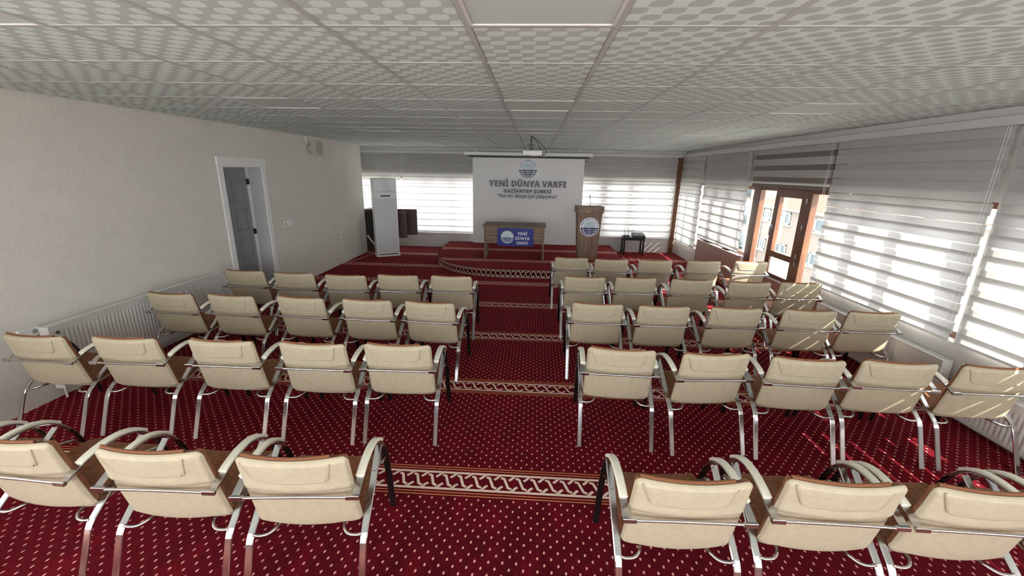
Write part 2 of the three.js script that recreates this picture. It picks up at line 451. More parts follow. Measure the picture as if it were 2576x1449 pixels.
// behind and beside the camera, without blinds
windowZ(ZB + 0.1, -0.15, SR, LT, [], undefined, M.clearGlass);
windowZ(ZB, 1.25, 0.9, 2.45, [[0.0, 0.06]], XL - 0.12, M.clearGlass);
windowX(XL + 0.06, -1.45, 0.9, 2.5, [[-2.8, -2.74]], ZB - 0.12, M.clearGlass);
windowX(-1.35, 1.3, 0.9, 2.5, [[-0.05, 0.01]], ZB - 0.12, M.clearGlass);
windowX(1.4, XR - 0.06, 0.9, 2.5, [[2.45, 2.51]], ZB - 0.12, M.clearGlass);

// the uncovered wooden window with its casement, in the right wall
{
  const w = structure(`window_${++wn}`), x = XR + 0.05, y0 = SR, y1 = LT;
  const fr = (za, zb, ya, yb, t = 0.035, xx = x) => slab(xx - t, xx + t, ya, yb, za, zb, 0.006);
  mesh('frame', [fr(7.40, 7.62, y0, y1, 0.045), fr(5.47, 7.42, y1 - 0.05, y1), fr(5.47, 7.42, y0, y0 + 0.03), fr(5.47, 5.53, y0, y1)], M.frame, w);
  mesh('mullion', fr(6.03, 6.13, y0, y1, 0.045), M.frame, w);
  mesh('pane', slab(x - 0.003, x + 0.003, y0 + 0.03, y1 - 0.05, 6.9, 7.40), M.glass, w);
  mesh('pane', slab(x - 0.003, x + 0.003, y0 + 0.03, y1 - 0.05, 5.53, 6.03), M.glass, w);
  const s = new THREE.Group(); s.name = 'casement'; w.add(s);
  const xs = x - 0.012, S = 0.035;
  mesh('casement_frame', [fr(6.13, 6.25, y0 + 0.01, y1 - 0.01, S, xs), fr(6.80, 6.92, y0 + 0.01, y1 - 0.01, S, xs), fr(6.25, 6.80, y1 - 0.13, y1 - 0.01, S, xs), fr(6.25, 6.80, 0.815, 0.905, S, xs), fr(6.25, 6.80, y0 + 0.01, 0.555, S, xs)], M.frame, s);
  mesh('pane', slab(xs - 0.003, xs + 0.003, 0.905, y1 - 0.13, 6.25, 6.80), M.glass, s);
  mesh('frosted_pane', slab(xs - 0.003, xs + 0.003, 0.555, 0.815, 6.25, 6.80), M.frosted, s);
  const hx = xs - S - 0.03;
  mesh('handle', [tube([V(hx + 0.03, 1.28, -6.86), V(hx, 1.28, -6.86), V(hx - 0.005, 1.27, -6.862), V(hx - 0.004, 1.2, -6.87), V(hx, 1.14, -6.875)], 0.008, 24, 8), bx(0.01, 0.07, 0.028, hx + 0.026, 1.275, -6.86, 0.004)], M.steel, s);
  for (const y of [0.93, 1.35, 1.72, 0.82]) mesh('hinge', cyl(0.009, 0.009, 0.07, xs - S - 0.004, y, -6.125, 10), M.steel, s);
}
// corner post, and the strips above the blinds
mesh('trim_1', [slab(3.585, 3.69, 0, 2.46, ZF - 0.10, ZF - 0.03, 0.01)], M.frame).userData.kind = 'structure';
mesh('trim_2', [slab(XL - 0.4, XR - 0.1, 2.45, 2.53, ZF - 0.11, ZF - 0.01, 0.008)], M.valance).userData.kind = 'structure';
mesh('trim_3', [slab(XR - 0.11, XR - 0.01, 2.46, 2.535, ZB, ZF - 0.11, 0.008)], M.valance).userData.kind = 'structure';
mesh('trim_4', slab(XR - 0.03, XR, 0, 0.49, 5.40, 5.46, 0.005), M.frame).userData.kind = 'structure';

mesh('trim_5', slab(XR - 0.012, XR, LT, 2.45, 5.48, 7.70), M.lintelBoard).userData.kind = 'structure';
// door in the left wall
{
  const d = structure('door_1'), t = 0.085, x1 = XL + 0.014;
  mesh('casing', [
    slab(XL - 0.01, x1, 0, DH + 0.02, DZ0 - t, DZ0 + 0.012, 0.004), slab(XL - 0.01, x1, 0, DH + 0.02, DZ1 - 0.012, DZ1 + t, 0.004),
    slab(XL - 0.01, x1 + 0.008, DH + 0.014, DH + 0.118, DZ0 - t - 0.005, DZ1 + t + 0.005, 0.004),
    slab(XL - 0.01, x1 - 0.003, DH - 0.012, DH + 0.016, DZ0, DZ1, 0.003),
  ], M.white, d);
  mesh('jamb', [slab(XL - WT, XL, 0, DH, DZ0 - 0.004, DZ0 + 0.02), slab(XL - WT, XL, 0, DH, DZ1 - 0.02, DZ1 + 0.004), slab(XL - WT, XL, DH - 0.02, DH + 0.002, DZ0, DZ1)], M.doorGrey, d);
  mesh('door_stop', [slab(XL - WT + 0.0, XL - WT + 0.03, 0, DH - 0.02, DZ1 - 0.045, DZ1 - 0.02)], M.white, d);
  const leaf = mesh('door_leaf', slab(XL - WT - 0.04, XL - WT, 0.01, DH - 0.02, DZ0 + 0.005, DZ1 - 0.03, 0.003), M.doorLeaf, d);
  for (const [za, zb] of [[DZ0 + 0.1, DZ0 + 0.36], [DZ0 + 0.46, DZ1 - 0.13]]) for (const [ya, yb] of [[0.14, 0.46], [0.58, 0.9], [1.02, 1.34], [1.46, 1.78]].map(([a, b]) => [a + 0.06, b + 0.08])) {
    // raised moulding round a field
    const e = 0.022;
    mesh('raised_panel', [
      slab(XL - WT - 0.002, XL - WT + 0.014, ya, ya + e, za, zb, 0.006), slab(XL - WT - 0.002, XL - WT + 0.014, yb - e, yb, za, zb, 0.006),
      slab(XL - WT - 0.002, XL - WT + 0.014, ya, yb, za, za + e, 0.006), slab(XL - WT - 0.002, XL - WT + 0.014, ya, yb, zb - e, zb, 0.006),
      slab(XL - WT - 0.002, XL - WT + 0.007, ya + 0.05, yb - 0.05, za + 0.05, zb - 0.05, 0.004),
    ], M.doorLeaf, leaf);
  }
  for (const y of [0.25, 1.05, 1.82]) mesh('hinge', slab(XL - WT - 0.006, XL - WT + 0.03, y - 0.045, y + 0.045, DZ1 - 0.052, DZ1 - 0.018, 0.004), M.black, leaf);
}

// ---------------------------------------------------------------- zebra blinds
// local x along the width, y up, z towards the room
const PER = 0.1705, PHASE = 2.034, BH = 0.098;
function blind(label, width, top, bottom, [x, z], turn, gap = -0.01, cordAt = 0) {
  const b = thing('window_blind', label, 'blind', [x, 0, z], turn, 'striped day and night blinds at the windows');
  const n0 = Math.ceil((bottom - PHASE) / PER) - 1, n1 = Math.floor((top - PHASE) / PER) + 1;
  const add = (name, y0, y1, zz, mat) => {
    y0 = Math.max(y0, bottom); y1 = Math.min(y1, top);
    if (y1 - y0 > 0.008) { const g = clean(new THREE.PlaneGeometry(width, y1 - y0)); g.translate(0, (y0 + y1) / 2, zz); mesh(name, g, mat, b); };
  };
  for (let n = n0; n <= n1; n++) {
    const y = PHASE + n * PER;
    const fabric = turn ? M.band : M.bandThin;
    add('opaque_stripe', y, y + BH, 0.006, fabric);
    add('sheer_stripe', y + BH, y + PER, 0.0062, M.sheer);
    // rear layer: its opaque stripe fills the front layer's sheer one, less a gap
    const r1 = y + PER + (gap < 0 ? -gap : -gap), r0 = r1 - BH;
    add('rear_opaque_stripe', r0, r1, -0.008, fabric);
  }
  mesh('bottom_rail', bx(width, 0.022, 0.02, 0, bottom - 0.006, 0, 0.004), M.white, b);
  mesh('head_roll', (() => { const g = new THREE.CylinderGeometry(0.025, 0.025, width, 14); g.rotateZ(Math.PI / 2); g.translate(0, top + 0.02, 0); return clean(g); })(), M.band, b);
  if (cordAt) {
    const cx = cordAt * (width / 2 - 0.02), p = [];
    for (const [dx, y] of [[-0.012, top], [-0.014, 1.6], [-0.014, bottom + 0.12], [0, bottom + 0.09], [0.014, bottom + 0.12], [0.014, 1.6], [0.012, top]]) p.push(V(cx + dx, y, 0.035));
    mesh('pull_cord', tube(p, 0.0013, 60, 5), M.white, b);
  }
  return b;
}
const RB = -Math.PI / 2, XB = 3.70;
const bz = (z0, z1) => [XB, (z0 + z1) / 2];
blind('striped blind on the far wall at the left, behind the air conditioner', 1.93, 2.45, 0.44, [-4.55, ZF - 0.06], 0, -0.006);
blind('striped blind on the far wall, left of the white backdrop', 1.91, 2.45, 0.44, [-2.60, ZF - 0.06], 0, -0.006, 1);
blind('striped blind hidden behind the white backdrop with lettering', 2.7, 2.45, 0.44, [-0.23, ZF - 0.055], 0, -0.006);
blind('striped blind on the far wall, right of the backdrop, with bright slits', 2.36, 2.45, 0.40, [2.385, ZF - 0.06], 0, 0.016);
blind('narrow striped blind on the right wall, nearest the far corner', 1.42, 2.46, 0.38, bz(9.80, 11.20), RB, -0.006);
blind('striped blind on the right wall, above the leaning brown board', 1.98, 2.46, 0.70, bz(7.68, 9.68), RB, 0.0, 1);
blind('short raised striped blind above the uncovered wooden window', 2.0, 2.46, 1.945, bz(5.64, 7.64), RB, 0.07, 1);
blind('largest striped blind on the right wall, beside the third-row chairs', 1.96, 2.46, 0.68, bz(3.645, 5.61), RB, 0.006, 1);
blind('striped blind at the right edge of the picture, cut off by the frame', 2.05, 2.46, 0.68, bz(1.53, 3.59), RB, 0.006);
blind('striped blind on the right wall beside the camera, out of the picture', 1.4, 2.46, 0.64, bz(0.05, 1.45), RB, -0.006);

// ---------------------------------------------------------------- chairs
// measured in the picture: 0.80 m high, 0.55 m wide, 0.64 m from rear to front foot. local x right, y up, -z forward; origin between the rear feet
const backD = [[0.178, 0.352], [0.162, 0.40], [0.137, 0.50], [0.112, 0.60], [0.085, 0.71], [0.068, 0.79]];   // rear face of the backrest (distance forward, height)
function cushion(profile, halfW, thick, opt) {
  // a padded sheet along a side profile; the rear or under face follows the profile, the other face lies `thick` in front of it
  const NU = opt.nu ?? 28, NV = opt.nv ?? 30, c = spline2(profile, NV), R = opt.corner ?? 0.035;
  const len = c.reduce((s, p, i) => i ? s + Math.hypot(p[0] - c[i - 1][0], p[1] - c[i - 1][1]) : 0, 0);
  const grid = (side) => {
    const rows = [];
    for (let j = 0; j <= NV; j++) {
      const a = c[Math.max(0, j - 1)], b = c[Math.min(NV, j + 1)], l = Math.hypot(b[0] - a[0], b[1] - a[1]);
      const nd = (b[1] - a[1]) / l, nh = -(b[0] - a[0]) / l;            // towards the sitter
      const v = j / NV, sEnd = Math.min(v, 1 - v) * len;
      const hw = typeof halfW === 'function' ? halfW(v) : halfW;
      const w = sEnd < R ? hw - R + Math.sqrt(Math.max(0, R * R - (R - sEnd) ** 2)) : hw;
      const ve = Math.min(1, sEnd / 0.016), edgeV = Math.sqrt(1 - (1 - ve) ** 2);
      const row = [];
      for (let i = 0; i <= NU; i++) {
        const t = i / NU * 2 - 1, u = Math.sign(t) * (1 - (1 - Math.abs(t)) ** 1.35);
        const eu = Math.min(1, (1 - Math.abs(u)) * w / 0.016), edgeU = Math.sqrt(Math.max(0, 1 - (1 - eu) ** 2));
        const puff = edgeU * edgeV;
        let off = thick * 0.3 + (side < 0 ? -0.3 : 0.7) * thick * puff;
        if (side < 0 && opt.rear) off -= opt.rear(u, v) * puff;
        if (side > 0 && opt.front) off += opt.front(u, v) * puff;
        off -= (opt.bow ?? 0) * (1 - u * u);
        row.push(V(u * w, c[j][1] + nh * off, -(c[j][0] + nd * off)));
      }
      rows.push(row);
    }
    return rows;
  };
  const build = (rows, flip) => {
    const pos = [], uv = [], idx = [];
    rows.forEach((r, j) => r.forEach((p, i) => { pos.push(p.x, p.y, p.z); uv.push(p.x, j / NV * len); }));
    for (let j = 0; j < NV; j++) for (let i = 0; i < NU; i++) {
      const a = j * (NU + 1) + i, b = a + 1, d = a + NU + 1, e = d + 1;
      flip ? idx.push(a, b, e, a, e, d) : idx.push(a, e, b, a, d, e);
    }
    const g = new THREE.BufferGeometry();
    g.setAttribute('position', new THREE.Float32BufferAttribute(pos, 3)); g.setAttribute('uv', new THREE.Float32BufferAttribute(uv, 2)); g.setIndex(idx); g.computeVertexNormals();
    return g;
  };
  const rear = grid(-1), front = grid(1);
  const rim = (rows) => [...rows[0], ...rows.slice(1, -1).map((r) => r[NU]), ...[...rows[NV]].reverse(), ...rows.slice(1, -1).map((r) => r[0]).reverse()];
  return { rear: build(rear, true), front: build(front, false), rim: rim(front), rows: rear };
}
const armPath = spline2([[0.062, 0.588], [0.12, 0.617], [0.20, 0.645], [0.285, 0.658], [0.365, 0.652], [0.435, 0.622], [0.49, 0.57], [0.535, 0.49], [0.572, 0.385], [0.602, 0.25], [0.625, 0.11], [0.642, 0.0]], 44);
const rearLegPath = (() => {                                           // two straight runs joined by a tight bend
  const p = [[0, 0], [0.098, 0.262], [0.106, 0.283], [0.117, 0.302], [0.132, 0.319], [0.150, 0.334], [0.455, 0.583]], out = [];
  p.forEach(([d, h], i) => { if (!i) return out.push([d, h]); const [a, b] = p[i - 1], n = Math.hypot(d - a, h - b) > 0.1 ? 8 : 1; for (let k = 1; k <= n; k++) out.push([a + (d - a) * k / n, b + (h - b) * k / n]); });
  return out;
})();
const padPath = armPath.filter(([d, h]) => d > 0.13 && d < 0.475 && h > 0.55).map(([d, h], i, a) => {
  const p = a[Math.max(0, i - 1)], q = a[Math.min(a.length - 1, i + 1)], l = Math.hypot(q[0] - p[0], q[1] - p[1]);
  return [d - (q[1] - p[1]) / l * 0.011, h + (q[0] - p[0]) / l * 0.011];
});
const FRONT = armPath.findIndex(([d, h]) => d > 0.505);                // from here the frame is the dark front leg
const AX = 0.272;
const groove = (u, w) => { const q = ((((u + 1) * 2.5) % 1) - 0.5) / w; return Math.exp(-q * q); };   // stitched channels
const back = cushion(backD, (v) => 0.250 - 0.004 * v, 0.05, {
  bow: 0.028, corner: 0.02, nv: 64, nu: 56,
  rear: (u, v) => {                                                     // headrest flap, and the pad pressed in along the rod
    const k = Math.max(0, (v - 0.745) / 0.255), soft = (x) => Math.min(1, Math.max(0, x)) ** 0.5;
    const inside = Math.min(soft((v - 0.742) / 0.02), soft((u + 0.68 + 0.24 * k) / 0.035), soft((0.62 + 0.10 * k - u) / 0.03));
    return 0.004 * inside + 0.005 * Math.exp(-(((v - 0.64) / 0.07) ** 2)) - 0.008 * Math.exp(-(((v - 0.555) / 0.03) ** 2));
  },
  front: (u, v) => -0.004 * groove(u, 0.07),
});
const seatProfile = [[0.588, 0.352], [0.572, 0.374], [0.53, 0.383], [0.45, 0.376], [0.36, 0.357], [0.27, 0.338], [0.185, 0.332]];   // from the front edge back
const seat = cushion(seatProfile, 0.243, 0.05, { bow: 0.012, corner: 0.03, nv: 30, nu: 40, front: (u, v) => -0.006 * groove(u, 0.06) });
function seamOn(rows, pts, r) {
  const NV = rows.length - 1;
  return tube(pts.map(([u, v]) => {
    const j = Math.min(NV, Math.max(0, Math.round(v * NV))), row = rows[j];
    const want = u * row[row.length - 1].x; let p = row[0], best = 9;
    for (let i = 0; i + 1 < row.length; i++) if (row[i].x <= want && row[i + 1].x >= want) { const t = (want - row[i].x) / (row[i + 1].x - row[i].x); p = row[i].clone().lerp(row[i + 1], t); }
    return p.clone().add(V(0, 0.0, 0.0012));
  }), r, 40, 6);
}
function makeChair() {
  const t = thing('armchair', '', 'chair', [0, 0, 0]);
  mesh('seat', seat.front, M.suede, t);
  mesh('seat_underside', seat.rear, M.cream, t);
  const bf = mesh('backrest', back.front, M.suede, t);
  const bc = mesh('back_cover', back.rear, M.cream, t);
  const every = (a, n) => a.filter((_, i) => i % n === 0);
  mesh('piping', tube(every(back.rim, 3), 0.005, 150, 6, true), M.cream, bc);
  mesh('seam', seamOn(back.rows, [[-0.91, 0.985], [-0.83, 0.90], [-0.75, 0.82], [-0.695, 0.765], [-0.64, 0.748], [-0.3, 0.745], [0, 0.745], [0.3, 0.745], [0.58, 0.748]], 0.0056), M.cream, bc);
  mesh('flap_edge', seamOn(back.rows, [[0.60, 0.752], [0.622, 0.76], [0.648, 0.82], [0.685, 0.90], [0.715, 0.975]], 0.0034), M.cream, bc);
  // suede turned over the top edge
  const top = back.rows[back.rows.length - 1];
  mesh('top_binding', tube(every(top, 2).filter((p) => p.x > -0.228 && p.x < 0.182).map((p) => p.clone().add(V(0, 0.007, -0.012))), 0.0085, 30, 8), M.suede, bf);
  mesh('seat_piping', tube(every(seat.rim, 3), 0.005, 130, 6, true), M.cream, t);
  for (const s of [-1, 1]) {
    const arm = mesh('arm_frame', flatBar(armPath.filter(([d, h], i) => i <= FRONT), 0.036, 0.010, s * AX), M.chrome, t);
    mesh('front_leg', flatBar(armPath.filter(([d, h], i) => i >= FRONT), 0.036, 0.0102, s * AX), M.legBlack, t);
    mesh('armrest_pad', flatBar(padPath, 0.040, 0.017, s * AX), M.creamPad, arm);
    mesh('rear_leg', flatBar(rearLegPath, 0.036, 0.015, s * AX), M.chrome, t);
    mesh('bracket', flatBar([[0.345, 0.500], [0.43, 0.480], [0.52, 0.452], [0.566, 0.40]], 0.02, 0.012, s * AX), M.chrome, t);
    mesh('seat_rail', tube([V(s * (AX - 0.01), 0.318, -0.128), V(s * 0.24, 0.316, -0.122), V(s * 0.195, 0.318, -0.128), V(s * 0.165, 0.326, -0.16), V(s * 0.155, 0.325, -0.22), V(s * 0.155, 0.345, -0.36), V(s * 0.16, 0.368, -0.47), V(s * 0.2, 0.372, -0.50), V(s * (AX - 0.02), 0.40, -0.545), V(s * (AX - 0.01), 0.405, -0.56)], 0.0085, 60, 8), M.chrome, t);
    mesh('rod_sleeve', bx(0.062, 0.024, 0.016, s * (AX - 0.012), 0.592, -0.062, 0.004), M.chrome, t);
  }
  mesh('back_rod', tube([V(-AX, 0.592, -0.062), V(-0.15, 0.590, -0.066), V(0, 0.589, -0.068), V(0.15, 0.590, -0.066), V(AX, 0.592, -0.062)], 0.0075, 24, 10), M.chrome, t);
  return t;
}
const proto = makeChair();
let first = true;
const rowWord = { A: 'nearest row', B: 'second row from the camera', C: 'third row from the camera', D: 'fourth row from the camera', E: 'front row before the lectern' };
const fromAisle = ['next to the aisle', 'second from the aisle', 'third from the aisle', 'fourth from the aisle', 'fifth from the aisle, by the'];
const chairs = [
  ['A', 'l', 3, -3.16, 1.46, 0], ['A', 'l', 2, -2.455, 1.466, -2.6], ['A', 'l', 1, -1.719, 1.444, 1.9], ['A', 'l', 0, -1.048, 1.452, 5],
  ['A', 'r', 0, 0.715, 1.443, 1.4], ['A', 'r', 1, 1.366, 1.480, -0.1], ['A', 'r', 2, 1.966, 1.477, -0.7], ['A', 'r', 3, 2.63, 1.47, 1],
  ['B', 'l', 4, -3.732, 2.620, -1.2], ['B', 'l', 3, -3.041, 2.644, 1.3], ['B', 'l', 2, -2.306, 2.664, 0.8], ['B', 'l', 1, -1.614, 2.678, 0.9], ['B', 'l', 0, -0.984, 2.715, 1.9],
  ['B', 'r', 0, 0.670, 2.794, -2.3], ['B', 'r', 1, 1.361, 2.775, 5.1], ['B', 'r', 2, 1.979, 2.746, -2.5], ['B', 'r', 3, 2.612, 2.756, -2.0], ['B', 'r', 4, 3.265, 2.736, -0.1],
  ['C', 'l', 4, -3.670, 3.750, -2.4], ['C', 'l', 3, -3.035, 3.754, -3.1], ['C', 'l', 2, -2.325, 3.767, -3.6], ['C', 'l', 1, -1.637, 3.759, 0], ['C', 'l', 0, -1.008, 3.747, -2.9],
  ['C', 'r', 0, 0.650, 3.889, -1.1], ['C', 'r', 1, 1.303, 3.879, 1.4], ['C', 'r', 2, 2.007, 3.902, 2.1], ['C', 'r', 3, 2.708, 3.908, -0.4], ['C', 'r', 4, 3.316, 3.912, 2.0],
  ['D', 'l', 4, -3.59, 4.763, -0.2], ['D', 'l', 3, -2.932, 4.720, 0.9], ['D', 'l', 2, -2.275, 4.698, 2.2], ['D', 'l', 1, -1.655, 4.777, 1.4], ['D', 'l', 0, -0.998, 4.810, 2.0],
  ['D', 'r', 0, 0.648, 4.977, -0.1], ['D', 'r', 1, 1.284, 5.016, 0.8], ['D', 'r', 2, 1.964, 5.007, -0.7], ['D', 'r', 3, 2.653, 4.972, 2.3], ['D', 'r', 4, 3.280, 5.016, 2.2],
  ['E', 'r', 0, 0.575, 6.171, 0.6], ['E', 'r', 1, 1.172, 6.128, 0.9], ['E', 'r', 2, 1.831, 6.149, 1.5], ['E', 'r', 3, 2.570, 6.216, 1.6], ['E', 'r', 4, 3.290, 6.263, 3.9],
];
for (const [row, side, k, x, z, deg] of chairs) {
  let c = proto;
  if (!first) { c = proto.clone(); c.name = numbered('armchair'); scene.add(c); }
  first = false;
  c.position.set(x, 0, -z); c.rotation.y = THREE.MathUtils.degToRad(deg);
  const where = k === 4 ? (side === 'l' ? 'by the wall' : 'by the windows') : fromAisle[k];
  c.userData = { label: `cream-backed chrome armchair, ${side === 'l' ? 'left' : 'right'} block, ${rowWord[row]}, ${where}`, category: 'chair', group: `cream-backed armchairs in the ${side === 'l' ? 'left' : 'right'} block` };
}

// ---------------------------------------------------------------- stage
const ST = 0.165;
{
  const left = [[-2.33, 11.285], [-2.31, 10.5], [-2.28, 9.9], [-2.21, 9.38], [-2.11, 9.06], [-1.96, 8.80], [-1.68, 8.46], [-1.30, 8.22], [-0.85, 8.10], [-0.42, 8.075]];
  const pts = spline2([...left, [0.14, 8.075], [0.57, 8.10], [1.02, 8.22], [1.40, 8.46], [1.68, 8.80], [1.83, 9.06], [1.93, 9.38], [2.02, 9.9], [2.04, 10.5], [2.04, 11.285]], 120);
  const t = thing('stage', 'low curved stage covered in red carpet with a patterned front edge', 'stage', [-0.14, 0, 9.7]);
  const L = (x, h, z) => V(x + 0.14, h, -(z - 9.7));
  const sh = new THREE.Shape(pts.map(([x, z]) => new THREE.Vector2(x, z)));
  const topG = clean(new THREE.ShapeGeometry(sh)), p = topG.attributes.position, uv = topG.attributes.uv, n = topG.attributes.normal;
  for (let i = 0; i < p.count; i++) { const x = p.getX(i), z = p.getY(i); uv.setXY(i, x, z); const q = L(x, ST, z); p.setXYZ(i, q.x, q.y, q.z); n.setXYZ(i, 0, 1, 0); }
  // the shape keeps its counter-clockwise winding seen from above
  mesh('carpet_top', fixUp(topG), M.carpet, t);
  const pos = [], uvs = [], idx = []; let s = 0;
  pts.forEach(([x, z], i) => {
    if (i) s += Math.hypot(x - pts[i - 1][0], z - pts[i - 1][1]);
    for (const h of [0.001, ST]) { const q = L(x, h, z); pos.push(q.x, q.y, q.z); uvs.push(s, 2.362 - ST / 2 + h * 1.04); }
    if (i) { const a = 2 * i - 2; idx.push(a, a + 2, a + 1, a + 1, a + 2, a + 3); }
  });
  const g = new THREE.BufferGeometry();
  g.setAttribute('position', new THREE.Float32BufferAttribute(pos, 3)); g.setAttribute('uv', new THREE.Float32BufferAttribute(uvs, 2)); g.setIndex(idx); g.computeVertexNormals();
  mesh('front_edge', g, M.carpet, t);
  mesh('edge_roll', tube(pts.filter((_, i) => i % 2 === 0).map(([x, z]) => L(x, ST - 0.006, z + 0.004)), 0.008, 160, 6), std({ color: lin(0.11, 0.006, 0.012), roughness: 1 }), t);
}
function fixUp(g) {
  const p = g.attributes.position, a = V(), b = V(), c = V();
  a.fromBufferAttribute(p, 0); b.fromBufferAttribute(p, 1); c.fromBufferAttribute(p, 2);
  if (b.sub(a).cross(c.sub(a)).y < 0) {
    for (const k of ['position', 'uv']) {
      const t = g.attributes[k], w = t.itemSize;
      for (let i = 0; i < t.count; i += 3) for (let m = 0; m < w; m++) { const x = t.array[(i + 1) * w + m]; t.array[(i + 1) * w + m] = t.array[(i + 2) * w + m]; t.array[(i + 2) * w + m] = x; }
    }
  }
  return g;
}

// ---------------------------------------------------------------- backdrop, lettering, emblem
function emblem(g, S, navy, pale, paper) {                               // round emblem: words over a globe, a grid of bars below
  const c = S / 2, R = S * 0.5;
  g.fillStyle = paper; g.beginPath(); g.arc(c, c, R, 0, 7); g.fill();
  g.save(); g.translate(c, c);
  g.fillStyle = navy; g.font = `bold ${S * 0.095}px sans-serif`; g.textAlign = 'center'; g.textBaseline = 'middle';
  const text = 'YENİ DÜNYA VAKFI', n = text.length, span = 2.72;
  for (let i = 0; i < n; i++) { const a = -span / 2 + span * i / (n - 1); g.save(); g.rotate(a); g.fillText(text[i], 0, -R * 0.825); g.restore(); }
  // pale upper half: arcs of latitude
  g.save(); g.beginPath(); g.arc(0, -R * 0.02, R * 0.60, Math.PI, 0); g.clip();
  g.fillStyle = pale; g.fillRect(-R, -R, 2 * R, R);
  g.strokeStyle = paper; g.lineWidth = S * 0.009;
  for (let k = 1; k < 6; k++) { g.beginPath(); g.ellipse(0, R * 0.22, R * (0.32 + 0.11 * k), R * (0.14 + 0.125 * k), 0, Math.PI, 0); g.stroke(); }
  for (const q of [0.18, 0.4]) { g.beginPath(); g.ellipse(0, 0, R * q, R * 0.62, 0, Math.PI, 0); g.stroke(); }
  g.restore();
  // dark lower half: outer ring of bars, inner rows of curved bars
  g.save(); g.beginPath(); g.rect(-R, R * 0.05, 2 * R, R); g.clip();
  g.fillStyle = navy; g.beginPath(); g.arc(0, 0, R * 0.93, 0, 7); g.fill();
  g.strokeStyle = paper; g.lineWidth = S * 0.03;
  g.beginPath(); g.ellipse(0, 0, R * 0.69, R * 0.86, 0, 0, 7); g.stroke();
  g.lineWidth = S * 0.022;
  for (let k = 0; k < 4; k++) { const y = R * (0.23 + 0.185 * k); g.beginPath(); g.moveTo(-R, y + R * 0.10); g.quadraticCurveTo(0, y - R * 0.10, R, y + R * 0.10); g.stroke(); }
  g.lineWidth = S * 0.018; g.beginPath(); g.moveTo(0, 0); g.lineTo(0, R * 0.8); g.stroke();
  g.restore();
  g.restore();
}
const emblemTex = canvasTexture(canvas(512, 512, (g) => emblem(g, 512, 'rgb(24,30,82)', 'rgb(176,200,208)', 'rgb(226,232,240)')));
const emblemMat = std({ map: emblemTex, roughness: 0.35 });
function disc(r, t) {                                                    // a disc that faces +z, print on its front
  const face = clean(new THREE.CircleGeometry(r, 56)); face.translate(0, 0, t + 0.0005);
  const body = new THREE.CylinderGeometry(r, r, t, 56); body.rotateX(Math.PI / 2); body.translate(0, 0, t / 2);
  return [face, clean(body)];
}
const BZ = 11.14;                                                        // front of the backdrop
{
  const t = thing('backdrop_panel', 'tall plain white panel standing on the stage behind the wooden desk', 'panel', [-0.22, ST + 0.002, BZ + 0.028]);
  mesh('board', bx(2.87, 2.21, 0.05, 0, 1.106, 0, 0.004), M.whiteMatt, t);
  const e = thing('emblem_sign', 'round emblem sign with globe at the top of the white backdrop', 'sign', [-0.22, 2.11, BZ], 0, 'round globe emblems');
  const [f, b] = disc(0.245, 0.022);
  mesh('printed_face', f, emblemMat, e); mesh('rim', b, M.white, e);
}
const bold = await new FontLoader().loadAsync('fonts/droid/droid_sans_bold.typeface.json');
const regular = await new FontLoader().loadAsync('fonts/droid/droid_sans_regular.typeface.json');
function lettering(text, font, width, capHeight, y, depth, mat, label) {
  const t = thing('wall_lettering', label, 'lettering', [-0.22, y, BZ]);
  const size = capHeight / 0.73, glyphs = []; let x = 0;
  for (const ch of text) {
    const adv = (font.data.glyphs[ch] ?? font.data.glyphs['?']).ha * size / font.data.resolution;
    if (ch !== ' ') glyphs.push([ch, x]);
    x += adv;
  }
  const k = width / x;
  for (const [ch, gx] of glyphs) {
    const g = clean(new TextGeometry(ch, { font, size, depth, curveSegments: 4, bevelEnabled: true, bevelThickness: 0.002, bevelSize: 0.0015, bevelSegments: 1 }));
    g.scale(k, 1, 1); g.translate(gx * k - width / 2, 0, 0.004);
    mesh('letter', g, mat, t);
  }
}
lettering('YENİ DÜNYA VAKFI', bold, 2.0, 0.112, 1.668, 0.03, M.letters, 'large raised navy letters reading YENİ DÜNYA VAKFI on the white backdrop');
lettering('GAZİANTEP ŞUBESİ', bold, 1.26, 0.063, 1.512, 0.02, M.letters, 'medium raised navy letters reading GAZİANTEP ŞUBESİ, middle line on the backdrop');
lettering('“Yeni bir dünya için çalışıyoruz”', regular, 1.58, 0.066, 1.388, 0.012, M.letters, 'small raised slogan letters in quotation marks, bottom line on the backdrop');

// projection screen case over the backdrop
{
  const t = thing('projection_screen', 'closed projection screen, long white case with a black slot, over the backdrop', 'projection screen', [-0.23, 2.40, 10.98]);
  mesh('case', [bx(3.22, 0.085, 0.10, 0, 0.068, 0, 0.012)], M.white, t);
  mesh('fabric_slat', bx(3.02, 0.05, 0.03, 0.02, 0.001, 0.02, 0.006), M.black, t);
  mesh('bottom_rod', bx(3.06, 0.014, 0.022, 0.0, -0.031, 0.02, 0.004), M.white, t);
  for (const s of [-1, 1]) mesh('hanger', bx(0.03, 0.10, 0.03, s * 1.3, 0.157, 0, 0.003), M.white, t);
  for (const s of [-1, 1]) mesh('end_cap', bx(0.03, 0.1, 0.115, s * 1.615, 0.066, 0, 0.008), M.offWhite, t);
}
